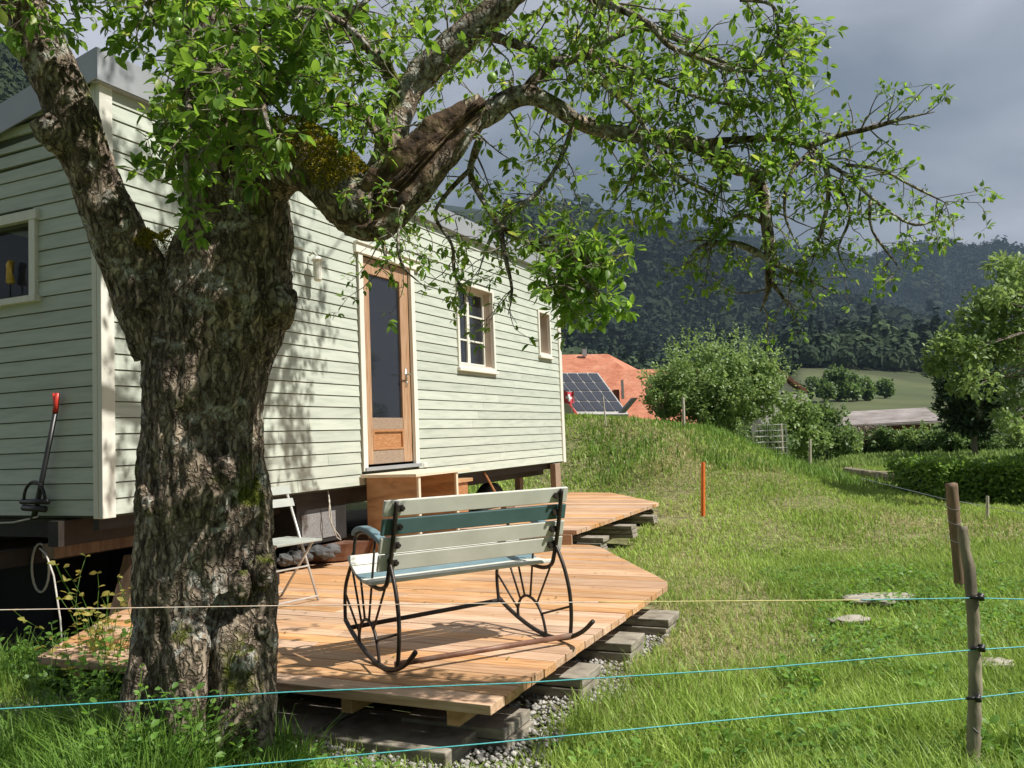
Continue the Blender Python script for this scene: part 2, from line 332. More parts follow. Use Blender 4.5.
def leaves(P,Dr,Nr,Ln,Wd,fold=.25,curl=.25):
    """ovate leaves: base P, direction Dr, normal Nr, length Ln, width Wd"""
    P=np.asarray(P,float); Dr=unit(np.asarray(Dr,float)); Nr=np.asarray(Nr,float); Nr=unit(Nr-(Nr*Dr).sum(1)[:,None]*Dr); S=np.cross(Dr,Nr)
    L=np.asarray(Ln)[:,None]; Wd=np.asarray(Wd)[:,None]
    def pt(t,s,h): return P+Dr*L*t+S*Wd*s+Nr*(h*L)
    c=-curl
    pts=[pt(0,0,0),pt(.38,0,c*.10),pt(.38,-.5,c*.10+fold*.25),pt(.38,.5,c*.10+fold*.25),pt(.75,0,c*.42),pt(.75,-.36,c*.42+fold*.18),pt(.75,.36,c*.42+fold*.18),pt(1,0,c*.8)]
    V=np.stack(pts,1).reshape(-1,3); b=(np.arange(len(P))*8)[:,None]
    T=np.concatenate([b+np.array([[0,1,2]]),b+np.array([[0,3,1]]),b+np.array([[4,7,5]]),b+np.array([[4,6,7]])]); Q=np.concatenate([b+np.array([[1,4,5,2]]),b+np.array([[1,3,6,4]])])
    return V,[T,Q]

# ---------------------------------------------------------------- ground
def gl(parts):
    o=[]
    for a,b,s in parts: o+=list(np.arange(a,b,s))
    return np.array(o+[parts[-1][1]])
gx=gl([(-3000,-400,400),(-400,-60,40),(-60,-10,5),(-10,10,.2),(10,30,1),(30,100,7),(100,400,50),(400,3200,400)])
gy=gl([(-3000,-300,300),(-300,-20,40),(-20,1,1),(1,20,.2),(20,64,1),(64,200,17),(200,3600,340)])
X,Y=np.meshgrid(gx,gy,indexing='ij'); Z=terrain(X,Y)
u_=(X-C0[0])*D1[0]+(Y-C0[1])*D1[1]; v_=(X-C0[0])*VO[0]+(Y-C0[1])*VO[1]
nx,ny=X.shape; idx=np.arange(nx*ny).reshape(nx,ny)
Q=np.stack([idx[:-1,:-1],idx[1:,:-1],idx[1:,1:],idx[:-1,1:]],-1).reshape(-1,4)
dd=dry(X,Y).ravel()[:,None]
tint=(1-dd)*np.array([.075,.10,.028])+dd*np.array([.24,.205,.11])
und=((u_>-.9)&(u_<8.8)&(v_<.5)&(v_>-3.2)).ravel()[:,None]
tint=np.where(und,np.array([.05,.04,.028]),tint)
def groundmat():
    m=attrmat('meadow soil and turf',0,1)
    N=m.node_tree.nodes; L=m.node_tree.links; b=N['Principled BSDF']; a=[n for n in N if n.type=='ATTRIBUTE'][0]
    tc=N.new('ShaderNodeTexCoord'); no=N.new('ShaderNodeTexNoise'); no.inputs['Scale'].default_value=9; no.inputs['Detail'].default_value=8; L.new(tc.outputs['Object'],no.inputs['Vector'])
    mr=N.new('ShaderNodeMapRange'); mr.inputs['From Min'].default_value=.3; mr.inputs['From Max'].default_value=.7; mr.inputs['To Min'].default_value=.55; mr.inputs['To Max'].default_value=1.5; L.new(no.outputs['Fac'],mr.inputs['Value'])
    hs=N.new('ShaderNodeHueSaturation'); L.new(mr.outputs[0],hs.inputs['Value']); L.new(a.outputs['Color'],hs.inputs['Color']); L.new(hs.outputs[0],b.inputs['Base Color'])
    bp=N.new('ShaderNodeBump'); bp.inputs['Strength'].default_value=.8; bp.inputs['Distance'].default_value=.05; L.new(no.outputs['Fac'],bp.inputs['Height']); L.new(bp.outputs[0],b.inputs['Normal'])
    return m
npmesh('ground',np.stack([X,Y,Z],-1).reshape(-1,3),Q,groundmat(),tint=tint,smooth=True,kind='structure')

# ---------------------------------------------------------------- decks outline (u,v)
LOW=[(-.735,3.19),(2.24,3.21),(4.04,2.06),(4.17,1.9),(4.17,-.28),(.35,-.28),(-.30,.10),(-.735,.36)]
UPP=[(4.17,1.77),(7.39,1.78),(9.26,.5),(9.5,-.3),(4.17,-.3)]
def vrange(poly,u):
    r=[]
    for i in range(len(poly)):
        a=poly[i]; b=poly[(i+1)%len(poly)]
        if abs(a[0]-b[0])<1e-9: continue
        t=(u-a[0])/(b[0]-a[0])
        if -1e-9<=t<=1+1e-9: r.append(a[1]+(b[1]-a[1])*t)
    return (min(r),max(r)) if len(r)>=2 else None
def inpoly(u,v,poly,grow=0):
    u=np.asarray(u); v=np.asarray(v); c=np.zeros(u.shape,bool); n=len(poly)
    cu=sum(p[0] for p in poly)/n; cv=sum(p[1] for p in poly)/n
    P=[(p[0]+grow*np.sign(p[0]-cu),p[1]+grow*np.sign(p[1]-cv)) for p in poly]
    for i in range(n):
        a=P[i]; b=P[(i+1)%n]
        if a[1]==b[1]: continue
        k=((a[1]>v)!=(b[1]>v))&(u<(b[0]-a[0])*(v-a[1])/(b[1]-a[1])+a[0]); c^=k
    return c
# ---------------------------------------------------------------- grass
def blades(n,x0,x1,y0,y1,h,wd,green,filt=None,seed=1,bend=.5,clump=.0):
    r=np.random.default_rng(seed)
    x=r.uniform(x0,x1,n); y=r.uniform(y0,y1,n)
    inside=(np.abs(x)<.68*y+.7)
    u=(x-C0[0])*D1[0]+(y-C0[1])*D1[1]; v=(x-C0[0])*VO[0]+(y-C0[1])*VO[1]
    ok=inside&~inpoly(u,v,LOW,.03)&~inpoly(u,v,UPP,.02)&~((u>-.2)&(u<8.7)&(v<.25)&(v>-2.8))
    ok&=~((x+1.36)**2+(y-3.78)**2<.26**2)
    if filt is not None: ok&=filt(x,y,u,v,r)
    x=x[ok];y=y[ok]; k=len(x)
    d=dry(x,y)+r.normal(0,.24,k); isdry=d>.5
    hf=fbm(x*1.6+40,y*1.6,3); H=h*(.35+1.3*hf)*r.uniform(.5,1.25,k)*np.where(isdry,.55,1.)
    z=terrain(x,y)-.01
    a=r.uniform(0,2*PI,k); b=r.uniform(.1,1.,k)**1.5*bend*H; b=np.where(isdry,b*1.9,b)
    dx=np.cos(a)*b; dy=np.sin(a)*b; w=wd*r.uniform(.6,1.3,k)
    sx=-np.sin(a)*w; sy=np.cos(a)*w
    P=np.stack([x,y,z],1); S=np.stack([sx,sy,np.zeros(k)],1)*.5
    m=P+np.stack([dx*.35,dy*.35,H*.6],1); t=P+np.stack([dx,dy,H*np.where(isdry,.75,.98)],1)
    V=np.stack([P-S,P+S,m+S*.8,m-S*.8,t],1).reshape(-1,3)
    bs=(np.arange(k)*5)[:,None]
    Fq=bs+np.array([[0,1,2,3]]); Ft=bs+np.array([[3,2,4]])
    g1=np.array(green[0]);g2=np.array(green[1]); q=np.clip(fbm(x*.7,y*.7+80,3)*1.6-.3+r.normal(0,.25,k),0,1)[:,None]
    cg=g1*(1-q)+g2*q; s=r.random(k)[:,None]; cd=np.array([.30,.31,.10])*(1-s)+np.array([.46,.42,.22])*s
    c=np.where(isdry[:,None],cd,cg)*r.uniform(.75,1.25,(k,1))
    return V,Ft,Fq,np.repeat(c,5,0)
def merge(parts):
    V=[];T=[];Qd=[];Cc=[];o=0
    for v,t,q,c in parts: V.append(v);T.append(t+o);Qd.append(q+o);Cc.append(c);o+=len(v)
    return np.concatenate(V),[np.concatenate(T),np.concatenate(Qd)],np.concatenate(Cc)
G=((.18,.28,.04),(.36,.48,.10))
def gravelzone(u,v): # gravel strip round the lower deck's front corner
    n=.16*(fbm(u*3,v*3,3)-.5)
    return ((u>-1.02+n)&(u<-.6)&(v>.2)&(v<3.5+n))|((v>2.9)&(v<3.34+n*1.8)&(u>-1.05+n)&(u<1.7+n*2))
# thin grass over the gravel
nog=lambda x,y,u,v,r: (~gravelzone(u,v))|(r.random(len(u))<.22)
far=lambda x,y,u,v,r: r.random(len(u))<1
pt=[blades(150000,-3.6,3.6,2.0,5.0,.105,.0055,G,nog,1,1.3),
    blades(150000,-5,6.5,5.0,9.0,.08,.008,G,nog,2,1.4),
    blades(150000,-2,11,9.0,15.0,.075,.013,G,nog,3,1.4),
    blades(120000,-1,18,15.0,26.0,.09,.025,G,far,4,1.1),
    blades(60000,4,32,26.0,42.0,.22,.06,((.17,.26,.06),(.26,.36,.10)),far,5,.4),
    # taller tussocks left, round the trunk and along the frame's foot
    blades(34000,-3.4,-.55,2.1,4.3,.20,.007,((.075,.16,.02),(.17,.30,.045)),lambda x,y,u,v,r:(~gravelzone(u,v))&(fbm(x*2.5,y*2.5,3)>.42),6,1.0),
    blades(7000,-2.6,-1.25,2.9,3.75,.30,.0075,((.075,.16,.02),(.19,.33,.055)),nog,16,1.3),
    blades(30000,.6,3.4,2.3,4.8,.135,.007,((.20,.32,.045),(.38,.52,.11)),lambda x,y,u,v,r:(~gravelzone(u,v))&(fbm(x*2.2+9,y*2.2,3)>.46),7,1.2),
    blades(14000,-6,-1.5,4.2,6.2,.16,.008,((.08,.16,.022),(.15,.27,.045)),nog,8,.9),
    blades(9000,1.4,7,14,18.8,.17,.02,((.11,.21,.03),(.20,.32,.06)),far,9,.7)]
V,Fc,tc_=merge(pt)
npmesh('meadow_grass',V,Fc,attrmat('grass blades',.35,.5),tint=tc_,kind='stuff')
# clover and broad-leaved ground cover mixed into the turf
def scatterleaf(n,x0,x1,y0,y1,sz,seed,mat,name,cond=None,rise=.05):
    r=np.random.default_rng(seed); x=r.uniform(x0,x1,n); y=r.uniform(y0,y1,n)
    u=(x-C0[0])*D1[0]+(y-C0[1])*D1[1]; v=(x-C0[0])*VO[0]+(y-C0[1])*VO[1]
    ok=~inpoly(u,v,LOW,.06)&~inpoly(u,v,UPP,.05)&~gravelzone(u,v)&(dry(x,y)<.4)&(fbm(x*3+3,y*3,3)>.5)&~((u>-.2)&(u<8.7)&(v<.25))
    x=x[ok];y=y[ok];k=len(x); a=r.uniform(0,2*PI,k)
    P=np.stack([x,y,terrain(x,y)+r.uniform(.01,rise,k)],1); D=np.stack([np.cos(a),np.sin(a),r.uniform(.1,.9,k)],1); Nn=np.stack([r.normal(0,.3,k),r.normal(0,.3,k),np.ones(k)],1)
    s=sz*r.uniform(.5,1.3,k); V,Fc=leaves(P,D,Nn,s,s*.55)
    npmesh(name,V,Fc,mat,kind='stuff')
scatterleaf(60000,-3.4,5,2.1,8,.038,21,M['weed'],'clover_cover',rise=.09)

# ---------------------------------------------------------------- gravel
gm=MB()
us=np.arange(-1.2,2.3,.05)
gpts=[]
def gravel():
    r=np.random.default_rng(5); n=26000; u=r.uniform(-1.25,2.3,n); v=r.uniform(.1,3.8,n)
    ok=gravelzone(u,v); u=u[ok];v=v[ok]; k=len(u)
    p=C0[None]+D1*u[:,None]+VO*v[:,None]; z=terrain(p[:,0],p[:,1])
    s=r.uniform(.008,.021,k)
    oct_=np.array([[1,0,0],[0,1,0],[-1,0,0],[0,-1,0],[0,0,.75],[0,0,-.75]])
    a=r.uniform(0,6.28,k); ca,sa=np.cos(a),np.sin(a)
    V=oct_[None]*s[:,None,None]*r.uniform(.6,1.25,(k,6,1)); x=V[...,0]*ca[:,None]-V[...,1]*sa[:,None]; y=V[...,0]*sa[:,None]+V[...,1]*ca[:,None]
    V=np.stack([x+p[:,0:1],y+p[:,1:2],V[...,2]+(z+r.uniform(.0,.025,k))[:,None]],-1).reshape(-1,3)
    f=np.array([[0,1,4],[1,2,4],[2,3,4],[3,0,4],[1,0,5],[2,1,5],[3,2,5],[0,3,5]])
    Fc=((np.arange(k)*6)[:,None,None]+f[None]).reshape(-1,3)
    npmesh('gravel',V,Fc,M['gravelstone'],kind='stuff')
gravel()

# ---------------------------------------------------------------- decks
def deck(name,poly,top,label,step=.145,gap=.006,th=.042):
    root=empty(name,WD(poly[0][0],poly[0][1],top-.2),label,'deck')
    mb=MB(); umin=min(p[0] for p in poly); umax=max(p[0] for p in poly); u=umin
    r=random.Random(3)
    while u<umax-.02:
        a=u; b=min(u+step-gap,umax)
        ra=vrange(poly,a+1e-4); rb=vrange(poly,b-1e-4)
        if ra and rb:
            j=r.uniform(-.004,.004); dz=r.uniform(-.0012,.0012)
            # long boards are butt-jointed somewhere along their run
            cuts=[0,1]
            if ra[1]-ra[0]>2.3: cuts=[0,r.uniform(.3,.7),1]
            for c0,c1 in zip(cuts[:-1],cuts[1:]):
                e=.0015
                va0=ra[0]+(ra[1]-ra[0])*c0+(e if c0 else 0); va1=ra[0]+(ra[1]-ra[0])*c1-(e if c1<1 else -j)
                vb0=rb[0]+(rb[1]-rb[0])*c0+(e if c0 else 0); vb1=rb[0]+(rb[1]-rb[0])*c1-(e if c1<1 else -j)
                z0=top-th+dz; z1=top+dz
                mb.hexa([WD(a,va0,z0),WD(b,vb0,z0),WD(b,vb1,z0),WD(a,va1,z0),WD(a,va0,z1),WD(b,vb0,z1),WD(b,vb1,z1),WD(a,va1,z1)])
        u+=step
    mb.build('deck_boards',M['deck'],root,bevel=.0025)
    return root
LT=-1.13; UT=-.985
dk=deck('timber_deck',LOW,LT,'lower six-sided larch deck that carries the rocking bench')
# joists under the front edge and the side
for v in (.62,1.22,1.82,2.42,2.98):
    b=MB(); b.wbox(-.69,min(4.1,2.2+(3.2-v)*1.5),v-.03,v+.03,LT-.12,LT-.045,world=True); b.build('joist',M['ply'],dk)
du=deck('timber_deck',UPP,UT,'upper larch deck level beyond the bench, one step higher')
for v in (-.1,.5,1.1,1.6):
    b=MB(); b.wbox(4.25,7.2,v-.03,v+.03,UT-.09,UT-.045,world=True); b.build('joist',M['ply'],du)
b=MB(); b.wbox(4.145,4.166,-.28,1.72,LT+.002,UT-.044,world=True); b.build('riser_board',M['deck'],du,bevel=.002)

# a few fallen leaves on the boards
_r=np.random.default_rng(77); _n=150; _u=_r.uniform(-.6,4,_n); _v=_r.uniform(.3,3.1,_n); _k=inpoly(_u,_v,LOW,-.05); _u=_u[_k]; _v=_v[_k]; _n=len(_u)
_P=np.stack([C0[0]+D1[0]*_u+VO[0]*_v,C0[1]+D1[1]*_u+VO[1]*_v,np.full(_n,LT+.006)],1); _a=_r.uniform(0,6.28,_n); _s=_r.uniform(.012,.034,_n)
_V,_F=leaves(_P,np.stack([np.cos(_a),np.sin(_a),np.zeros(_n)],1),np.stack([_r.normal(0,.15,_n),_r.normal(0,.15,_n),np.ones(_n)],1),_s,_s*.5,curl=-.3)
npmesh('fallen_leaves',_V,_F,leafmat('dry fallen leaves',(.10,.06,.02),(.26,.24,.06),.2),kind='stuff')
# sleeper stacks under the deck edges
def stack(u,v0,v1,zt,n,th=.055,du_=.2,label='',yaw=0):
    root=empty('sleeper_stack',WD(u,v0,zt-n*th),label,'sleepers','stacked grey sleepers under the deck')
    r=random.Random(int(u*100)+int(v1*77))
    for i in range(n):
        z=zt-(i+1)*th; o=r.uniform(-.02,.02); 
        b=MB(); b.wbox(u-du_/2+o*.5,u+du_/2+o*.5,v0,v1+o,z+.003,z+th-.003,world=True); b.build('sleeper',M['concrete'],root,bevel=.005)
zt=LT-.125
stack(1.8,2.6,3.34,zt-.01,3,du_=.3,label='grey sleeper stack nearest the deck\'s far right corner')
stack(1.1,2.6,3.28,zt-.01,3,du_=.3,label='grey sleeper stack with pale top, second from the far deck corner')
stack(.38,2.55,3.24,zt-.02,3,du_=.3,label='grey sleeper stack at the middle of the right deck edge')
stack(-.36,2.6,3.14,zt-.05,2,du_=.3,label='grey sleeper stack close to the near deck corner')
def slab(v0,v1,u0,u1,z0,z1,label,w=0):
    b=MB(); b.wbox(u0,u1,v0,v1,z0,z1,world=True); o=b.build('paving_slab',M['concrete'],bevel=.006); tag(o,label,'slab','grey slabs laid under the deck front')
slab(2.32,3.0,-.80,-.4,-1.4,-1.325,'grey slab under the deck\'s near front corner')
slab(1.62,2.29,-.82,-.4,-1.4,-1.32,'grey slab under the deck front, middle one of three')
slab(.98,1.58,-.80,-.4,-1.4,-1.32,'grey slab under the deck front beside the tree trunk')
stack(4.5,1.0,1.95,UT-.1,3,.055,label='grey sleeper stack under the step of the upper deck')
stack(5.6,1.2,1.95,UT-.1,3,.05,label='grey sleeper stack under the middle of the upper deck edge')
stack(6.7,1.2,1.92,UT-.1,2,.05,label='grey sleeper stack under the far end of the upper deck edge')

# ---------------------------------------------------------------- wagon house
LEN=8.42; HT=2.93; BW=2.5; PITCH=HT/27.
wag=empty('tiny_house',W(0,0,-1.0),'sage green wooden wagon house on wheels with mono-pitch zinc roof','house')
root=wag
OP=[(2.94,4.03,.13,2.30),(5.05,6.00,1.31,2.31),(7.60,8.00,1.64,2.25)]   # door, window, small window
def clad(mb,O,U,outw,length,ztop,ops,mi=0):
    """boards along U from O, outward normal outw, ztop(u) upper limit"""
    n=0; z=0.
    while z<3.1:
        z0=z; z1=z+PITCH-.007
        segs=[(0,length)]
        for (a,b,c,d) in ops:
            if z1>c and z0<d:
                ns=[]
                for s in segs:
                    if a>s[0]: ns.append((s[0],min(a,s[1])))
                    if b<s[1]: ns.append((max(b,s[0]),s[1]))
                segs=ns
        for s in segs:
            # a few butt joints
            cuts=[s[0]]; x=s[0]+random.uniform(1.2,3.6)
            while x<s[1]-.5: cuts.append(x); x+=random.uniform(2.2,3.8)
            cuts.append(s[1])
            for a,b in zip(cuts[:-1],cuts[1:]):
                b2=b-.003
                ta=min(z1,ztop(a)); tb=min(z1,ztop(b2))
                if ta<z0+.01 and tb<z0+.01: continue
                ta=max(ta,z0+.002); tb=max(tb,z0+.002)
                def p(u,v,z): q=O+U*u+outw*v; return (q[0],q[1],z+C0[2])
                mb.hexa([p(a,.0,z0),p(b2,.0,z0),p(b2,.022,z0),p(a,.022,z0),p(a,.0,ta),p(b2,.0,tb),p(b2,.013,tb),p(a,.013,ta)],mi)
        z+=PITCH
ENDU=-VO; 
roofz=lambda s: HT-.197*s   # falls away from the door side
mb=MB(); clad(mb,C0,D1,VO,LEN,lambda u:HT,OP); side=mb.build('cladding',M['siding'],root,label='sunlit long side cladding')
EOP=[(.66,2.0,1.56,2.07)]
mb=MB(); clad(mb,C0,ENDU,-D1,BW,roofz,EOP); mb.build('cladding',M['siding'],root,label='shaded end wall cladding')
# wall shell with real openings: backing sheets with holes
def sheet(mb,O,U,outw,length,ztop,ops,v0,v1):
    us=sorted({0,length,*[o[0] for o in ops],*[o[1] for o in ops]}); zs=sorted({0,*[o[2] for o in ops],*[o[3] for o in ops]})
    for a,b in zip(us[:-1],us[1:]):
        for i,z0 in enumerate(zs):
            z1=zs[i+1] if i+1<len(zs) else None
            if any(o[0]<=a+1e-6 and o[1]>=b-1e-6 and o[2]<=z0+1e-6 and (z1 is not None and o[3]>=z1-1e-6) for o in ops): continue
            def p(u,v,z): q=O+U*u+outw*v; return Vector((q[0],q[1],z+C0[2]))
            ta=z1 if z1 is not None else ztop(a); tb=z1 if z1 is not None else ztop(b)
            mb.hexa([p(a,v0,z0),p(b,v0,z0),p(b,v1,z0),p(a,v1,z0),p(a,v0,ta),p(b,v0,tb),p(b,v1,tb),p(a,v1,ta)])
mb=MB(); sheet(mb,C0,D1,VO,LEN,lambda u:HT-.01,OP,-.1,-.003); sheet(mb,C0,ENDU,-D1,BW,lambda s:roofz(s)-.01,EOP,-.1,-.003)
sheet(mb,C0+D1*(LEN+0),ENDU,D1,BW,lambda s:roofz(s)-.01,[],-.1,-.003); sheet(mb,C0+ENDU*BW,D1,-VO,LEN,lambda u:roofz(BW)-.01,[],-.1,-.003)
mb.build('wall_shell',M['siding_gap'],root)
mb=MB(); mb.wbox(.02,LEN-.02,-BW+.02,-.02,-.02,.03); mb.build('floor',M['siding_gap'],root)
# trims
def cbox(name,u0,u1,v0,v1,z0,z1,mat,parent=root,bev=.004,**kw):
    b=MB(); b.wbox(u0,u1,v0,v1,z0,z1); return b.build(name,mat,parent,bevel=bev,**kw)
cbox('corner_board',-.03,.075,-.005,.035,-.02,HT,M['trim'])
cbox('corner_board',-.03,-.004,-.055,-.008,-.02,HT,M['trim'])
cbox('corner_board',LEN-.07,LEN+.035,-.005,.04,-.02,HT,M['trim'])
# roof : fascia folded from sheet, mono pitch
rf=MB()
def RP(u,s,z): q=C0+D1*u+ENDU*s; return Vector((q[0],q[1],z+C0[2]))
o=.07
rf.hexa([RP(-o,-o,roofz(-o)+.03),RP(LEN+o,-o,roofz(-o)+.03),RP(LEN+o,BW+o,roofz(BW+o)+.03),RP(-o,BW+o,roofz(BW+o)+.03)]+[RP(-o,-o,roofz(-o)+.19),RP(LEN+o,-o,roofz(-o)+.19),RP(LEN+o,BW+o,roofz(BW+o)+.19),RP(-o,BW+o,roofz(BW+o)+.19)])
rf.build('roof',M['zinc'],root)
fs=MB()
fs.hexa([RP(-o-.012,-o-.012,HT-.015),RP(LEN+o,-o-.012,HT-.015),RP(LEN+o,-o-.001,HT-.015),RP(-o-.012,-o-.001,HT-.015),RP(-o-.012,-o-.012,HT+.205),RP(LEN+o,-o-.012,HT+.205),RP(LEN+o,-o-.001,HT+.205),RP(-o-.012,-o-.001,HT+.205)])
fs.hexa([RP(-o-.012,-o,roofz(-o)-.02),RP(-o-.001,-o,roofz(-o)-.02),RP(-o-.001,BW+o,roofz(BW+o)-.02),RP(-o-.012,BW+o,roofz(BW+o)-.02),RP(-o-.012,-o,roofz(-o)+.195),RP(-o-.001,-o,roofz(-o)+.195),RP(-o-.001,BW+o,roofz(BW+o)+.195),RP(-o-.012,BW+o,roofz(BW+o)+.195)])
fs.hexa([RP(-o,-o,HT-.02),RP(LEN+o,-o,HT-.02),RP(LEN+o,0,HT-.02),RP(-o,0,HT-.02),RP(-o,-o,HT-.008),RP(LEN+o,-o,HT-.008),RP(LEN+o,0,HT-.008),RP(-o,0,HT-.008)])
fs.build('fascia',M['zinc'],root)
# door
dr=MB(); 
for a,b,c,d in ((2.955,3.03,.13,2.3),(3.94,4.015,.13,2.3)): dr.wbox(a,b,.0,.04,c,d)
dr.wbox(2.90,4.13,0,.055,2.30,2.395); dr.wbox(2.90,4.14,0,.075,2.395,2.412)
dr.build('door_casing',M['trim'],root,bevel=.003)
door=MB()
for a,b,c,d in ((3.033,3.19,.19,2.29),(3.77,3.937,.19,2.29),(3.19,3.77,2.13,2.29)): door.wbox(a,b,-.05,-.005,c,d)
doorO=door.build('door',M['doorwood'],root,bevel=.004)
b=MB(); b.wbox(3.19,3.77,-.047,-.01,.54,.66); b.wbox(3.19,3.77,-.047,-.01,.19,.33); b.build('door_rail',M['weathered'],doorO,bevel=.003)
b=MB(); b.wbox(3.19,3.77,-.045,-.022,.33,.54); b.wbox(3.19,3.77,-.022,-.002,.515,.54); b.wbox(3.19,3.77,-.022,-.002,.33,.352); b.wbox(3.19,3.215,-.022,-.002,.352,.515); b.wbox(3.745,3.77,-.022,-.002,.352,.515)
b.build('door_panel',M['doorpanel'],doorO,bevel=.003)
b=MB(); b.wbox(3.19,3.77,-.035,-.028,.66,2.13); b.build('door_glass',M['glass'],doorO)
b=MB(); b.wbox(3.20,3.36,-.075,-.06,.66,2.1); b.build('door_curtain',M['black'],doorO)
h=MB(); h.wbox(3.835,3.862,-.004,.004,1.0,1.2); h.tube([W(3.848,.0,1.13),W(3.848,.05,1.13),W(3.72,.055,1.13)],.009,8); h.tube([W(3.848,0,1.04),W(3.848,.015,1.04)],.012,10)
h.build('door_handle',M['steel'],doorO,smooth=True)
b=MB(); b.wbox(2.97,4.03,-.02,.06,.13,.165); b.build('door_sill',M['zinc'],root,bevel=.003)
# door and window reveals
rvl=MB()
for (a,b_,c,d) in OP[:1]:
    rvl.wbox(a,b_,-.12,-.1,c,d) if False else None
def window(ops,deep,grid,name='window',frame=.05,wl=None):
    a,b,c,d=ops
    q=MB(); t=.045
    q.wbox(a-t,a+.005,.0,.04,c-t,d+t); q.wbox(b-.005,b+t,0,.04,c-t,d+t); q.wbox(a+.005,b-.005,0,.04,d,d+t); q.wbox(a-t-.02,b+t+.02,.0,.065,c-t-.03,c-t+.008)
    q.wbox(a+.005,b-.005,0,.04,c-t+.008,c)
    w=q.build(name,M['trim'],root,bevel=.003,label=wl)
    r=MB(); r.wbox(b-.012,b-.001,-deep,.0,c,d); r.wbox(a+.001,a+.012,-deep,.0,c,d); r.wbox(a,b,-deep,0,d-.012,d-.001); r.wbox(a,b,-deep,.0,c+.001,c+.02); r.build('reveal',M['reveal'],w)
    f=MB(); a2,b2,c2,d2=a+.012,b-.012,c+.02,d-.012; fw_=.035
    for (x0,x1) in grid['cols']:
        x0=a2+(b2-a2)*x0; x1=a2+(b2-a2)*x1
        f.wbox(x0,x0+fw_,-deep,-deep+.04,c2,d2); f.wbox(x1-fw_,x1,-deep,-deep+.04,c2,d2); f.wbox(x0+fw_,x1-fw_,-deep,-deep+.04,c2,c2+fw_); f.wbox(x0+fw_,x1-fw_,-deep,-deep+.04,d2-fw_,d2)
        for k in range(1,grid['rows']):
            zz=c2+(d2-c2)*k/grid['rows']; f.wbox(x0+fw_,x1-fw_,-deep+.005,-deep+.032,zz-.011,zz+.011)
    f.build('window_frame',M['trim'],w,bevel=.002)
    g=MB(); g.wbox(a2,b2,-deep+.014,-deep+.018,c2,d2); g.build('window_pane',M['glass'],w)
    cu=MB(); 
    for i in range(24):
        x0=a2+(b2-a2)*(i/24); x1=a2+(b2-a2)*((i+1)/24); v0=-deep-.05-.012*(i%2); v1=-deep-.05-.012*((i+1)%2)
        if grid.get('curt',1): cu.add([W(x0,v0,c2),W(x1,v1,c2),W(x1,v1,d2),W(x0,v0,d2)],[(0,1,2,3)])
    if grid.get('curt',1): cu.build('curtain',M['curtain'],w)
    return w
window(OP[1],.13,dict(cols=[(0,.5),(.5,1)],rows=3),wl='two-leaf cottage window with glazing bars')
window(OP[2],.16,dict(cols=[(0,1)],rows=1,curt=0),wl='small narrow window near the far corner')
# end window
def EB(s0,s1,d0,d1,z0,z1,mb):   # on end wall: s from corner, d outwards (-D1)
    p=lambda s,d,z: RP(-d,s,z)
    mb.hexa([p(s0,d0,z0),p(s1,d0,z0),p(s1,d1,z0),p(s0,d1,z0),p(s0,d0,z1),p(s1,d0,z1),p(s1,d1,z1),p(s0,d1,z1)])
q=MB(); EB(.60,.665,0,.045,1.52,2.07,q); EB(1.995,2.06,0,.045,1.52,2.07,q); EB(.58,2.08,0,.05,2.07,2.14,q); EB(.57,2.09,0,.07,1.485,1.53,q)
we=q.build('window',M['trim'],root,bevel=.003,label='wide window in the shaded end wall')
q=MB(); EB(.66,2.0,-.045,-.04,1.56,2.07,q); q.build('window_pane',M['glassclear'],we)
q=MB(); EB(.665,.69,-.05,0,1.53,2.07,q); EB(1.97,1.995,-.05,0,1.53,2.07,q); EB(.69,1.97,-.05,0,2.045,2.07,q); EB(.69,1.97,-.05,0,1.53,1.555,q); q.build('window_frame',M['siding_gap'],we)
# ornament behind the end window
orn=empty('ornament',RP(.25,.86,1.56),'golden yellow cloth ornament on a stick behind the end window','ornament')
b=MB(); b.tube([RP(-.005,.915,1.55),RP(-.005,.915,1.66)],.006,6); b.build('stick',M['darksteel'],orn)
b=MB(); b.tube([RP(-.005,.915,z) for z in (1.65,1.66,1.70,1.73,1.76,1.79,1.81,1.82)],[.018,.028,.02,.016,.021,.022,.018,.006],10,fn=lambda q_,d,r,i,a,p:q_+d*.01*math.sin(a*3+i)); b.build('cloth_figure',M['yellowdoll'],orn,smooth=True)
# interior pieces seen through glass
b=MB(); b.wbox(.15,1.9,-1.9,-.2,1.0,1.04); b.build('inner_shelf',M['weathered'],root)
# wall lantern
la=MB(); la.tube([W(2.19,.03,2.13),W(2.19,.08,2.16),W(2.19,.12,2.12)],.008,8); la.tube([W(2.19,.12,z) for z in (2.12,2.105,2.08,2.07)],[.006,.035,.055,.05],12); la.tube([W(2.19,.12,z) for z in (2.07,1.9,1.885)],[.042,.036,.025],12); la.tube([W(2.12,.03,2.18),W(1.9,.03,2.19)],.004,6)
la.build('wall_lantern',M['trim'],root,smooth=False)
# sill vent box right of the door foot
cbox('socket',4.12,4.19,0,.03,.11,.16,M['trim'])
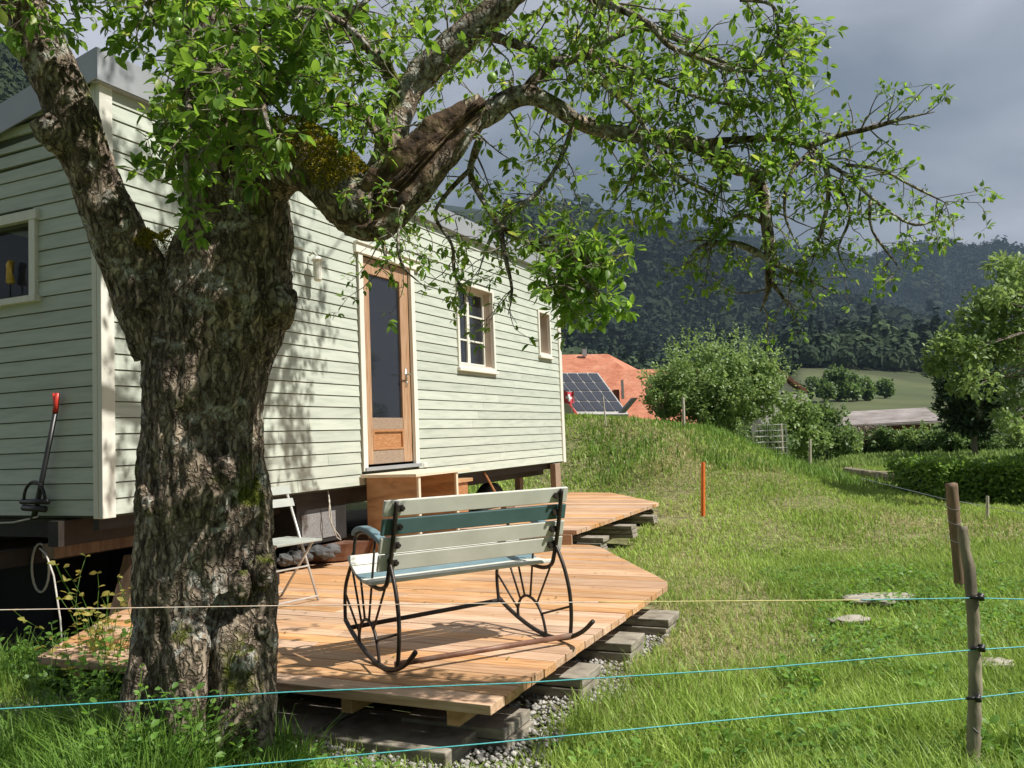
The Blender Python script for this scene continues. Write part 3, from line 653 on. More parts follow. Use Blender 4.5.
# chassis
ch=MB(); 
for v in (-.35,-BW+.35): ch.wbox(-.1,LEN-.1,v-.05,v+.05,-.2,-.03)
for u in (.1,1.5,3,4.5,6,7.5,8.2): ch.wbox(u-.04,u+.04,-BW+.4,-.4,-.16,-.03)
ch.wbox(.02,LEN-.02,-.12,-.06,-.10,-.02)
ch.build('chassis',M['darksteel'],root)
for u in (1.3,6.7):
    for v in (-.45,-BW+.45):
        t=MB(); c=W(u,v,-.62); n=VO
        pr=[(.16,-.09),(.36,-.10),(.40,-.06),(.40,.06),(.36,.10),(.16,.09)]
        vs=[];fc=[];K=28
        for k in range(K):
            a=2*PI*k/K
            for r_,w_ in pr:
                d=D1*math.cos(a)*r_; vs.append((c[0]+d[0]+VO[0]*w_,c[1]+d[1]+VO[1]*w_,c[2]+math.sin(a)*r_))
        for k in range(K):
            for j in range(5): fc.append((k*6+j,((k+1)%K)*6+j,((k+1)%K)*6+j+1,k*6+j+1))
        t.add(vs,fc); w=t.build('wheel',M['rubber'],root,smooth=True)
        t=MB(); cc=Vector(c); t.tube([cc-Vector(VO)*.07,cc+Vector(VO)*.05,cc+Vector(VO)*.09],[.19,.19,.06],20); t.build('rim',M['darksteel'],w)
b=MB(); b.wbox(-.75,1.3,-1.4,-1.28,-.36,-.22); b.wbox(-.6,1.3,-.95,-.86,-.36,-.24); b.build('drawbar',M['darksteel'],root)
b=MB(); b.wbox(.02,1.5,-.62,-.5,-.30,-.2); b.build('support_beam',M['postbrown'],root)
b=MB(); b.wbox(-.02,5.8,-BW-.03,-BW+.01,-1.0,-.03); b.build('added_dark_screen',M['black'],root)  # added black screen, holds back light from behind the wagon
b=MB(); b.wbox(.5,.53,-BW,-1.15,-1.0,-.2); b.build('added_dark_board',M['black'],root)  # added black board, darkens the space under the wagon end
# posts under the far end
for (u,v,w_) in ((8.15,.0,.07),(8.02,.02,.06),(7.85,-.5,.06)):
    b=MB(); b.wbox(u-w_,u+w_,v-.06,v+.03,-.9,-.022); b.build('support_post',M['weathered'],root,bevel=.004)

# ---------------------------------------------------------------- things at the wagon
# door step (box of plywood)
st=empty('door_step',WD(3.5,.4,LT),'open plywood box step under the wagon door','step')
def part(name,u0,u1,v0,v1,z0,z1,mat,parent,world=True,bev=.003,**kw):
    b=MB(); b.wbox(u0,u1,v0,v1,z0,z1,world=world); return b.build(name,mat,parent,bevel=bev,**kw)
ztop=C0[2]+.07
part('step_top',2.9,4.0,.03,.66,ztop,ztop+.03,M['plyedge'],st)
part('side_panel',2.97,3.0,.05,.62,LT,ztop-.001,M['ply'],st)
part('side_panel',3.72,3.75,.05,.62,LT,ztop-.001,M['ply'],st)
part('edge_strip',2.965,3.005,.62,.645,LT,ztop-.001,M['plyedge'],st)
part('edge_strip',3.715,3.755,.62,.645,LT,ztop-.001,M['plyedge'],st)
part('back_rail',3.0,3.72,.05,.08,ztop-.16,ztop-.001,M['ply'],st)
# wooden crate beside it
cr=empty('wooden_crate',WD(4.75,.0,-.85),'orange brown wooden crate standing right of the door step','crate')
part('crate_wall',4.5,5.0,-.25,.1,LT+.02,C0[2]-.10,M['doorpanel'],cr); part('crate_lid',4.46,5.08,-.27,.13,C0[2]-.10,C0[2]-.06,M['ply'],cr)
# broom
br=empty('broom',WD(5.9,.1,LT),'wooden broom leaning under the wagon beside the timber post','broom')
b=MB(); b.tube([WD(6.05,.12,LT+.1),WD(5.75,-.05,C0[2]-.03)],.014,8); b.build('broom_stick',M['doorpanel'],br)
b=MB(); b.wbox(5.93,6.2,.08,.16,UT,UT+.11,world=True); b.build('bristles',M['postbrown'],br)
# grey perforated cabinet under the wagon
cb=empty('metal_cabinet',WD(2.5,-.3,-1.0),'dark grey metal cabinet hanging under the wagon beside the door step','cabinet')
part('cabinet_body',2.12,2.86,-.55,-.12,C0[2]-.50,C0[2]-.03,mk('grey cabinet sheet',[(.035,.035,.035),(.06,.06,.06)],6,.5,metal=.4),cb)
part('perforated_plate',2.18,2.68,-.118,-.112,C0[2]-.46,C0[2]-.22,mk('light speckled plate',[(.05,.05,.05),(.4,.4,.4)],160,.5),cb)
b=MB(); b.tube([WD(2.46,-.03,C0[2]-.02),WD(2.47,-.02,C0[2]-.12),WD(2.45,-.02,C0[2]-.24),WD(2.49,-.01,C0[2]-.36),WD(2.58,0,C0[2]-.45),WD(2.60,0,C0[2]-.49),WD(2.54,0,C0[2]-.46),WD(2.48,-.01,C0[2]-.33),WD(2.48,-.02,C0[2]-.2),WD(2.46,-.02,C0[2]-.1)],.006,6)
tag(b.build('rope',M['rope'],smooth=True),'pale doubled rope hanging in front of the dark metal cabinet','rope')
# tub with stones
tb=MB(); tb.tube([WD(2.9,-.35,z) for z in (LT+.0,LT+.02,LT+.16,LT+.18)],[.35,.4,.48,.49],24); tag(tb.build('tub',M['rustbar']),'low rusty brown tub on the deck under the wagon','tub')
b=MB()
for i in range(9): b.ball(WD(2.25+random.uniform(-.25,.25),-.1+random.uniform(-.15,.12),LT+.10+random.uniform(0,.06)),(.08,.07,.05),8,6,jit=.5)
tag(b.build('rubble_heap',M['rubble'],kind='stuff'),'heap of grey stones beside the brown tub under the wagon')
# firewood basket
fb=empty('firewood_basket',WD(1.1,.05,LT),'dark basket of split firewood behind the folding chair','basket')
b=MB(); b.wbox(.85,1.5,-.15,.2,LT+.002,LT+.13,world=True); b.build('basket',M['darksteel'],fb,bevel=.01)
for i in range(7):
    c=WD(1.0+i*.07,.02+.04*(i%3),LT+.16+.035*(i%2)); a=random.uniform(-.5,.5); d=Vector(D1)*math.cos(a)+Vector(VO)*math.sin(a)
    b=MB(); b.tube([c-d*.14,c+d*.14+Vector((0,0,.03))],[.04,.036],3); b.build('log',M['ply'],fb,bevel=.003)
# shovel handles behind the chair
for i,(u,l) in enumerate(((.95,'wooden tool handle leaning under the wagon left of the other'),(1.06,'darker wooden tool handle leaning under the wagon right of the other'))):
    b=MB(); b.tube([WD(u,-.2,LT),WD(u+.02,-.22,C0[2]-.32),WD(u+.05,-.22,C0[2]-.22)],[.022,.02,.024],8); tag(b.build('tool_handle',M['postbrown' if i else 'weathered']),l,'tool handle','tool handles leaning under the wagon')

# long-handled tool on the end wall
tl=empty('long_handled_tool',RP(-.1,.52,0),'black long-handled tool with red forked grip leaning on the shaded end wall','tool')
b=MB(); b.tube([RP(-.06,.375,.70),RP(-.08,.53,.1),RP(-.09,.56,-.02)],[.016,.018,.02],10); b.build('shaft',M['plastic'],tl,smooth=True)
b=MB(); b.tube([RP(-.06,.375,.70),RP(-.06,.365,.76),RP(-.06,.35,.83)],[.02,.016,.014],8); b.tube([RP(-.06,.37,.74),RP(-.06,.39,.83)],[.014,.012],8); b.build('grip',M['redpaint'],tl,smooth=True)
b=MB(); b.tube([RP(-.09,.55+.105*math.cos(a),.115+.12*math.sin(a)) for a in np.linspace(-.1,PI+.1,14)],.011,8); b.tube([RP(-.09,.68,.10),RP(-.09,.41,.10)],.018,8); b.tube([RP(-.09,.66,.06),RP(-.09,.44,.05)],.022,8)
b.build('bow',M['plastic'],tl,smooth=True)
# cable loop below the end wall
b=MB(); b.tube([RP(-.1,1.3,-.03),RP(-.1,1.05,-.05),RP(-.1,.75,-.04),RP(-.1,.5,-.0)],.006,6); b.tube([RP(.1,.75+.09*math.sin(a),-.38+.17*math.cos(a)) for a in np.linspace(0,6.2,20)],.008,6); b.tube([RP(-.05,.55,-.22),RP(-.1,.42,-.25),RP(-.15,.28,-.38),RP(-.18,.18,-.65),RP(-.2,.14,-.8)],.006,6)
tag(b.build('cable',M['rope'],smooth=True),'grey cable looped under the wagon\'s shaded end','cable')
# leaning boards below the wagon end
b=MB(); b.obox(WD(.35,-.45,-1.38),Vector(D1)*.04,Vector(VO)*.16,(.12,.1,.62)); tag(b.build('plank',M['postbrown']),'weathered plank propped in the dark under the wagon corner','plank')

# ---------------------------------------------------------------- folding chair
fc_=empty('folding_chair',(-1.5,6.2,LT),'small folding chair with grey slats and pale metal legs beside the tree','chair')
B=Vector((-1.46,6.19,LT)); fr=Vector((.8,-.6,0)); sd=Vector((-.6,-.8,0))
def cpt(f,s,h): return B+fr*f+sd*s+Vector((0,0,h))
for s in (0,.36):
    b=MB(); b.tube([cpt(0,s,0),cpt(-.18,s,.42),cpt(-.34,s,.80)],.0095,8); b.build('leg',M['chairmetal'],fc_,smooth=True)
    b=MB(); b.tube([cpt(-.40,s+(.015 if s==0 else -.015),0),cpt(-.02,s+(.015 if s==0 else -.015),.43)],.0095,8); b.build('leg',M['chairmetal'],fc_,smooth=True)
for f_,h_ in ((-.005,.03),(-.39,.03),(-.1,.24)):
    b=MB(); b.tube([cpt(f_,0,h_),cpt(f_,.36,h_)],.0068,6); b.build('stretcher',M['chairmetal'],fc_)
b=MB()
for i in range(6): b.obox(cpt(-.36+i*.068,-.02,.425),fr*.058,sd*.40,(0,0,.016))
b.build('seat',M['chairgrey'],fc_,bevel=.003)
for h in (.70,.79):
    f0=-.18-.16*(h-.42)/.38
    b=MB(); b.obox(cpt(f0+.01,-.03,h-.03),fr*.014,sd*.42,Vector((0,0,.058))-fr*.024); b.build('back_slat',M['chairgrey'],fc_,bevel=.003)

# ---------------------------------------------------------------- rocking bench
bn=empty('rocking_bench',(-.3,4.6,LT),'rocking bench with white and teal slats on black spoked wheel-shaped frames','bench')
ang=.526; LB=Vector((math.cos(ang),math.sin(ang),0)); BB=Vector((-.704,4.293,LT)); BLEN=.993
def BP(k,t,h):
    """k 0 left frame .. 1 right frame; t forward (away from camera), h height"""
    yaw=.034*(1-k)+.078*k; le=.04*(1-k)+.001*k
    a=ang+yaw+PI/2
    return BB+LB*(BLEN*k+le*h)+Vector((math.cos(a)*t,math.sin(a)*t,h))
def smooth_path(pts,n=6):
    P=[Vector((p[0],p[1],0)) for p in pts]; out=[]
    for i in range(len(P)-1):
        p0=P[max(i-1,0)];p1=P[i];p2=P[i+1];p3=P[min(i+2,len(P)-1)]
        for k in range(n):
            t=k/n; out.append(.5*((2*p1)+(p2-p0)*t+(2*p0-5*p1+4*p2-p3)*t*t+(3*p1-p0-3*p2+p3)*t**3))
    out.append(P[-1]); return [(p.x,p.y) for p in out]
rocker=[(-.387,.150),(-.30,.085),(-.19,.035),(-.08,.011),(.02,.009),(.13,.022),(.26,.055),(.40,.105),(.505,.155)]
rim=[(.505,.155),(.515,.25),(.505,.34),(.45,.43),(.39,.505)]
rear=[(-.19,.040),(-.205,.15),(-.20,.27),(-.165,.39),(-.11,.49),(-.05,.57),(-.012,.60)]
armtop=[(.37,.615),(.33,.638),(.25,.650),(.14,.640),(.05,.618),(-.012,.60)]
sup=[(.40,.525),(.30,.44),(.20,.40),(.10,.385),(.02,.385),(-.045,.41),(-.075,.47),(-.12,.62),(-.165,.83)]
front=[(.39,.505),(.385,.56),(.37,.615)]
hub=[(.295,.060),(.30,.12),(.265,.18),(.20,.205),(.12,.18),(.06,.11),(.03,.014)]
def spokes():
    hc=[(.30,.12),(.27,.175),(.225,.2),(.17,.203),(.11,.17),(.07,.12)]
    to=[(.512,.30),(.42,.46),(.30,.44),(.10,.62),(-.10,.50),(-.20,.20)]
    return list(zip(hc,to))
for k,nm in ((0,'left'),(1,'right')):
    b=MB()
    def tb_(path,r,n=8,off=0):
        b.tube([BP(k,t,h)+LB*off for t,h in smooth_path(path)],r,n)
    tb_(rocker,.0125); tb_(rim,.010); tb_(rear,.0105); tb_(sup,.0115); tb_(hub,.0085); tb_(front,.009)
    tb_(armtop,.009)
    for i,(a_,c_) in enumerate(spokes()): b.tube([BP(k,*a_),BP(k,*c_)],.0062,6)
    fr_=b.build('side_frame',M['benchmetal'],bn,smooth=True)
    a=MB(); p=smooth_path(armtop,3)
    vs=[];fc2=[]
    for i,(t,h) in enumerate(p):
        for (dx,dz) in ((-.028,.008),(.028,.008),(.024,.034),(-.024,.034)): vs.append(BP(k,t,h+dz)+LB*dx)
    for i in range(len(p)-1):
        for j in range(4): fc2.append((i*4+j,i*4+(j+1)%4,(i+1)*4+(j+1)%4,(i+1)*4+j))
    fc2.append((3,2,1,0)); fc2.append(tuple((len(p)-1)*4+j for j in range(4)))
    if k==0: a.add(vs,fc2); a.build('armrest',M['armteal'],bn,bevel=.006)
    else: a.add(vs,fc2); a.build('armrest',M['armteal'],bn,bevel=.006)
# slats
def slat(name,t0,h0,t1,h1,th,mat,ov=.06,out=1):
    """board between profile points, thickness th to the seat side"""
    b=MB(); n=Vector((0,0)); dt=t1-t0; dh=h1-h0; l=math.hypot(dt,dh); nt,nh=(-dh/l*th*out,dt/l*th*out)
    def c(k,e,t,h): return BP(k,t,h)+LB*e
    q=[]
    for (t,h) in ((t0,h0),(t1,h1)):
        pass
    L0=-ov; R0=ov
    pts=[c(0,L0,t0,h0),c(1,R0,t0,h0),c(1,R0,t1,h1),c(0,L0,t1,h1),c(0,L0,t0+nt,h0+nh),c(1,R0,t0+nt,h0+nh),c(1,R0,t1+nt,h1+nh),c(0,L0,t1+nt,h1+nh)]
    b.hexa(pts); return b.build(name,mat,bn,bevel=.004)
bt=lambda h: -.075-.09*(h-.47)/.36
bh=[(.835,.755,'slatwhite'),(.742,.662,'slatteal'),(.65,.57,'slatwhite'),(.562,.482,'slatwhite')]
for hi,lo,mm in bh:
    slat('back_slat',bt(lo)+.014,lo,bt(hi)+.014,hi,.02,M[mm],ov=.055,out=-1)
for hi,lo,mm in bh:
    for k in (0,1):
        bolts=MB(); h=(hi+lo)/2; p=BP(k,bt(h)-.0,h)+LB*(.035 if k==0 else -.035)
        n=(BP(k,1,0)-BP(k,0,0)).normalized(); bolts.tube([p-n*.012,p+n*.03],.011,8); bolts.obox(p-n*.002-Vector((0,0,.016))-LB*(.04 if k==0 else .006),LB*.046,n*.006,(0,0,.032)); bolts.build('bolt',M['benchmetal'],bn)
seatp=[(.015,.400),(.085,.394),(.16,.397),(.235,.415),(.305,.452),(.368,.503)]
sm=['slatwhite','slatwhite','armteal','slatwhite','slatwhite']
sp=smooth_path(seatp,4)
for i in range(5):
    (t0,h0),(t1,h1)=seatp[i],seatp[i+1]; dt=t1-t0; dh=h1-h0
    slat('seat_slat',t0+dt*.04,h0+dh*.04+.008,t1-dt*.06,h1-dh*.06+.008,.02,M[sm[i]],ov=.05,out=1)
b=MB(); p0=BP(0,-.16,.05)+LB*(-.0); p1=BP(1,-.20,.045); b.tube([p0,p1],.0145,10); b.build('cross_bar',M['rustbar'],bn,smooth=True,label='pale rusty rear cross bar')
b=MB(); b.tube([BP(0,.43,.125),BP(1,.47,.145)],.013,10); b.build('cross_bar',M['darksteel'],bn,smooth=True,label='dark front cross bar')

# ---------------------------------------------------------------- old fruit tree
tree=empty('fruit_tree',(-1.36,3.76,-1.28),'old gnarled fruit tree with thick bark trunk in front of the wagon','tree')
def rp(px,Yd): return px*Yd/F
def bumpy(amp,lump,fz=.2,fs=24):
    def fn(q,d,r,i,a,p):
        w=Vector((q.x*fs,q.y*fs,q.z*fs*fz))
        rd=1-abs(noise.noise(w))*2; rd2=1-abs(noise.noise(w*2.3+Vector((9,3,1))))*2
        l=noise.noise(q*3.1)+.55*noise.noise(q*6.7+Vector((4,4,4)))
        return q+d*(amp*(rd*.7+rd2*.45-.5)+lump*l)
    return fn
def dens(path,step):
    """path of (x,y,Y,rpx) -> resampled points/radii"""
    P=[at(x,y,Yd) for x,y,Yd,r in path]; Rr=[rp(r,Yd) for x,y,Yd,r in path]
    out=[];ro=[]
    for i in range(len(P)-1):
        p0=P[max(i-1,0)];p1=P[i];p2=P[i+1];p3=P[min(i+2,len(P)-1)]; n=max(2,int((p2-p1).length/step))
        for k in range(n):
            t=k/n; out.append(.5*((2*p1)+(p2-p0)*t+(2*p0-5*p1+4*p2-p3)*t*t+(3*p1-p0-3*p2+p3)*t**3)); ro.append(Rr[i]*(1-t)+Rr[i+1]*t)
    out.append(P[-1]); ro.append(Rr[-1]); return out,ro
tk=MB()
trunk=[(a_,b_,c_,d_*.96) for a_,b_,c_,d_ in [(206,790,3.72,72),(204,745,3.74,68),(202,700,3.75,64),(200,650,3.75,62),(200,600,3.75,61),(202,550,3.75,61),(203,500,3.75,62),(204,450,3.75,60),(205,400,3.75,58),(210,350,3.75,61),(222,305,3.75,66),(232,265,3.75,62),(236,215,3.74,53),(230,165,3.72,47),(222,110,3.72,44),(212,50,3.75,40),(205,-20,3.8,36),(200,-120,3.9,30),(215,-240,4.0,22),(240,-360,4.1,12)]]
P_,R_=dens(trunk,.014)
tk.tube(P_,R_,150,fn=bumpy(.021,.028))
# root flare lobes
for path in ([(232,560,3.72,10),(236,640,3.58,24),(240,690,3.53,27),(243,740,3.5,30),(246,790,3.48,34)],[(172,560,3.75,10),(160,620,3.66,22),(154,680,3.6,26),(150,730,3.57,30),(146,780,3.55,34)],[(196,560,3.72,8),(190,640,3.52,20),(188,700,3.5,25),(184,790,3.46,28)],[(250,440,3.80,8),(256,500,3.72,17),(254,550,3.70,20),(252,600,3.66,22),(250,650,3.62,24),(250,700,3.58,24),(252,740,3.55,20)]):
    P_,R_=dens(path,.014); tk.tube(P_,R_,56,fn=bumpy(.016,.02))
# burrs
for (x,y,Yd,r) in ((262,572,3.56,15),(240,585,3.5,13),(262,628,3.56,9),(278,305,3.66,20),(150,505,3.52,9),(225,470,3.42,12),(246,660,3.47,13),(145,493,3.55,8)):
    tk.ball(at(x,y,Yd),[rp(r*.9,Yd),rp(r*.9,Yd),rp(r*1.15,Yd)],28,20,jit=.35)
limbs=[[(170,350,3.72,34),(150,300,3.66,34),(126,250,3.6,28),(100,190,3.53,24),(76,130,3.46,23),(53,70,3.4,22.5),(23,10,3.32,22),(-12,-60,3.22,20),(-60,-150,3.1,17)],
       [(250,190,3.72,36),(276,165,3.62,30),(302,160,3.52,29),(332,180,3.42,28),(358,206,3.36,28),(378,210,3.34,25)]]
for l in limbs:
    P_,R_=dens(l,.013); tk.tube(P_,R_,64,fn=bumpy(.012,.016))
P_,R_=dens([(70,150,3.44,14),(48,128,3.38,15),(40,118,3.36,11)],.01); tk.tube(P_,R_,32,fn=bumpy(.01,.012))
tk.build('trunk',M['bark'],tree,smooth=True)
# broken hollow limb: an open trough of bark with rotten wood inside
def trough(path,mat,name,open_dir,depth=.75,rs=1.,arc=(0,2*PI)):
    mb=MB(); P_,R_=dens(path,.012); n=56
    od=Vector(open_dir).normalized()
    def fn(q,d,r,i,a,p):
        c=d.dot(od)
        f=i/len(P_)
        q=p+d*r*rs
        cc=c-.58-.12*noise.noise(q*9)
        if cc>0: q=p+d*r*rs*(1-depth*min(1,cc/.12))*(1+.2*noise.noise(q*22))
        g=1-2*abs(noise.noise(Vector((math.cos(a)*5,math.sin(a)*5,i*.035)))); g2=1-2*abs(noise.noise(Vector((math.cos(a)*13+5,math.sin(a)*13,i*.08))))
        return q+d*((.026*g+.014*g2 if cc>0 else .012*g2)+.014*noise.noise(q*7))
    mb.tube(P_,R_,n,fn=fn); o=mb.build(name,mat,tree,smooth=True)
    me=o.data
    # inner faces take the heartwood
    me.materials.append(M['heart'])
    for f in me.polygons:
        i=f.vertices[0]//n; p=P_[min(i,len(P_)-1)]; dv=(Vector(f.center)-p); 
        if dv.length>1e-6 and dv.normalized().dot(od)>.60: f.material_index=1
    return o
vd=(Vector((0,-1,.1)))
trough([(352,210,3.36,26),(374,212,3.33,28),(398,188,3.3,29),(424,160,3.28,27),(448,136,3.27,22),(468,117,3.27,13),(484,104,3.3,6)],M['bark'],'broken_limb',(.05,-1,.12))
# slimmer lichen branches
BR=[ # x,y,Y,rpx
 [(372,200,3.40,18),(388,155,3.44,15),(398,120,3.46,14),(408,92,3.5,15),(432,64,3.5,16),(468,32,3.48,15),(505,0,3.45,14),(545,-45,3.42,12),(600,-110,3.4,9)],
 [(462,130,3.35,13),(490,112,3.4,12),(520,96,3.4,11),(545,100,3.42,9),(575,120,3.45,8),(610,132,3.45,8),(650,137,3.45,8),(690,143,3.45,9),(722,160,3.45,9),(748,172,3.45,8),(765,176,3.45,8)],
 [(752,172,3.45,7),(762,190,3.46,6.5),(766,220,3.47,6),(770,255,3.5,6),(768,290,3.52,3.5),(760,312,3.52,2)],
 [(700,144,3.44,4.5),(735,140,3.42,4),(775,139,3.4,3.8),(812,148,3.36,3.6),(826,168,3.36,3),(828,200,3.36,2.5),(820,235,3.36,2),(812,262,3.36,1.4)],
 [(806,147,3.36,3.2),(838,136,3.34,3),(870,128,3.3,2.6),(905,118,3.28,2),(935,112,3.26,1.3)],
 [(822,160,3.36,2.4),(850,178,3.34,2.2),(880,205,3.32,1.8),(915,225,3.3,1.4),(945,215,3.3,1)],
 [(846,165,3.34,2.0),(880,170,3.33,1.8),(920,190,3.32,1.4),(950,205,3.32,1)],
 [(400,95,3.5,9),(380,60,3.55,7),(350,30,3.6,6),(320,0,3.65,5),(290,-50,3.7,4)],
 [(470,30,3.45,6),(520,45,3.4,5.5),(560,62,3.38,5),(590,50,3.35,4),(640,28,3.3,3.5),(690,45,3.3,3),(735,66,3.3,2.6),(775,68,3.3,2)],
 [(500,0,3.45,5),(560,-10,3.3,4),(610,5,3.2,4),(650,25,3.15,3.5),(668,45,3.15,3),(700,58,3.15,2.6),(732,70,3.15,2.2),(768,70,3.14,1.6)],
 [(740,0,3.2,2),(772,5,3.2,1.8),(778,30,3.2,1.6),(785,75,3.2,1.3),(800,118,3.2,1)],
 [(520,96,3.4,6),(545,70,3.4,5.5),(570,58,3.4,4.5),(610,62,3.4,3.5),(650,78,3.4,2.6),(700,98,3.4,2),(745,106,3.4,1.6),(800,108,3.4,1.1)],
 [(575,120,3.44,3),(560,160,3.4,2.5),(540,190,3.38,2.2),(510,215,3.36,2.4),(490,240,3.35,2),(478,275,3.35,1.4)],
 [(480,140,3.35,4.5),(470,170,3.45,3.6),(480,195,3.35,3.2),(500,225,3.25,2.8),(530,245,3.15,2.4),(560,262,3.05,3),(580,275,3.0,2)],
 [(470,170,3.45,2.8),(450,190,3.5,2.4),(435,215,3.5,2),(452,245,3.5,1.8),(455,275,3.5,2),(470,300,3.5,1.4)],
 [(500,225,3.25,3),(505,255,3.2,2.4),(512,290,3.2,1.8),(508,315,3.2,1.2)],
 [(530,245,3.15,3),(550,238,3.05,2.6),(575,245,3.0,2.2),(588,262,2.95,1.6)],
 [(404,190,3.3,2.2),(402,215,3.2,1.9),(398,240,3.15,1.6),(404,268,3.15,1.3),(430,290,3.15,1)],
 [(382,222,3.3,3),(384,250,3.25,2.2),(392,275,3.22,1.5)],
 [(300,140,3.5,7),(320,110,3.5,6),(350,105,3.45,5),(372,125,3.4,4),(380,145,3.38,3)],
 [(240,120,3.7,12),(270,90,3.5,9),(300,60,3.4,7),(330,25,3.3,5),(370,0,3.25,4)],
 [(190,60,3.6,6),(190,100,3.1,4),(187,150,2.95,3),(184,190,2.9,1.6)],
 [(230,20,3.5,7),(260,50,3.0,5),(262,100,2.8,3.5),(272,140,2.75,2)],
 [(205,10,3.6,7),(160,-15,3.3,4.5),(150,10,3.1,3),(160,30,3.05,1.6)],
 [(20,10,3.3,6),(60,-40,3.0,4),(110,-60,2.9,3)],
 [(250,30,3.4,6),(300,10,3.0,4.5),(345,25,2.85,3.5),(380,60,2.8,2.2)],
 [(590,50,3.35,4),(600,80,3.2,3),(632,110,3.1,2.4),(660,150,3.1,1.8),(680,180,3.1,1)],
 [(640,137,3.45,3.5),(640,160,3.4,2.4),(625,190,3.4,1.8),(610,205,3.4,1)],
 [(657,140,3.45,3),(680,175,3.4,2.2),(705,190,3.4,1.6),(735,205,3.4,1)],
 [(768,258,3.5,3.5),(740,245,3.5,3.4),(712,243,3.48,3),(694,252,3.46,2),(684,270,3.45,1.4)],
 [(768,262,3.5,3.5),(790,270,3.5,3),(812,282,3.48,2.2),(830,290,3.46,1.4)],
 [(766,225,3.47,2.5),(740,215,3.5,2),(715,235,3.5,1.5),(705,285,3.5,1)],
 [(770,280,3.5,2.4),(785,300,3.5,2),(795,320,3.5,1.2)],
 [(812,150,3.36,2.6),(790,175,3.3,2),(785,215,3.3,1.6),(800,250,3.3,1.1)],
 [(835,180,3.34,2),(850,215,3.34,1.7),(838,250,3.34,1.3),(850,275,3.34,1)],
 [(870,200,3.3,1.8),(872,230,3.3,1.4),(895,262,3.3,1),(900,270,3.3,.8)],
 # behind and above: the rest of the crown
 [(200,-60,3.85,18),(260,-150,4.2,14),(330,-180,4.8,11),(400,-120,5.6,9),(440,-60,6.2,6),(470,10,6.6,4)],
 [(330,-180,4.8,8),(420,-200,5.2,6),(520,-160,5.6,4),(600,-90,6.0,3)],
 [(205,-30,3.8,14),(120,-120,3.9,10),(40,-200,4.0,8),(-60,-260,4.1,5)],
 [(210,-150,3.9,12),(150,-300,3.6,8),(80,-420,3.4,5)],
]
bb=MB()
for l in BR:
    P_,R_=dens(l,.03); thick=max(R_)>.03
    m_=len(R_); R_=[r_*min(1,.25+(m_-1-q_)/5) for q_,r_ in enumerate(R_)]
    bb.tube(P_,R_,18 if thick else 8,fn=(lambda q,d,r,i,a,p:q+d*r*(.22*noise.noise(q*30)+.18*noise.noise(q*11))))
bb.build('branches',M['barklich'],tree,smooth=True)

# twigs and leaves
LP=[];LD=[];LN=[];LL=[];LW=[]; tw=MB(); FR=[]
rnd=random.Random(21)
def rv(s=1): return Vector((rnd.gauss(0,s),rnd.gauss(0,s),rnd.gauss(0,s)))
def cluster(p,d,n,sz):
    for _ in range(n):
        dd_=(d*.5+rv(.75)).normalized(); L_=sz*rnd.uniform(.45,1.15)
        LP.append(p+dd_*.006); LD.append(dd_+Vector((0,0,-.15))); LN.append(Vector((rnd.gauss(0,.45),rnd.gauss(0,.45)-.15,1))); LL.append(L_); LW.append(L_*rnd.uniform(.40,.56))
CULL=.38
def grow(p,d,length,r,sz,lv,lvl=0,droop=.25):
    t_=(p.x+1.05)/.579
    if t_>.5 and abs(p.y+.211*t_-3.58)<.42 and -1.3<p.z-.788*t_<.2 and rnd.random()<CULL: return
    n=max(3,int(length/.035)); pts=[p.copy()]; rs=[r]; step=length/n
    for i in range(n):
        d=(d+rv(.20)+Vector((0,0,-droop*.12))).normalized(); p=p+d*step; pts.append(p.copy()); rs.append(r*(1-.7*(i+1)/n)+.0004)
        if rnd.random()<lv:
            sd_=(d.cross(rv(1)).normalized()+d*.4).normalized(); e=p+sd_*rnd.uniform(.008,.03)
            tw.tube([p,e],[rs[-1]*.8,.0011],4,cap=False); cluster(e,sd_,rnd.choice((2,3,4,5)),sz)
        if lvl<1 and rnd.random()<.16: grow(p.copy(),(d*.5+rv(.7)).normalized(),length*rnd.uniform(.3,.6),rs[-1]*.7,sz,lv,lvl+1,droop)
    cluster(p,d,rnd.choice((3,4,5,6)),sz)
    tw.tube(pts,rs,5,cap=False)
# twigs in the curtain under the limb
for _ in range(34):
    p=at(rnd.uniform(400,560),rnd.uniform(150,235),rnd.uniform(3.5,4.2)); grow(p,(rv(.7)+Vector((0,0,-.6))).normalized(),rnd.uniform(.15,.35),.0024,.042,.55)
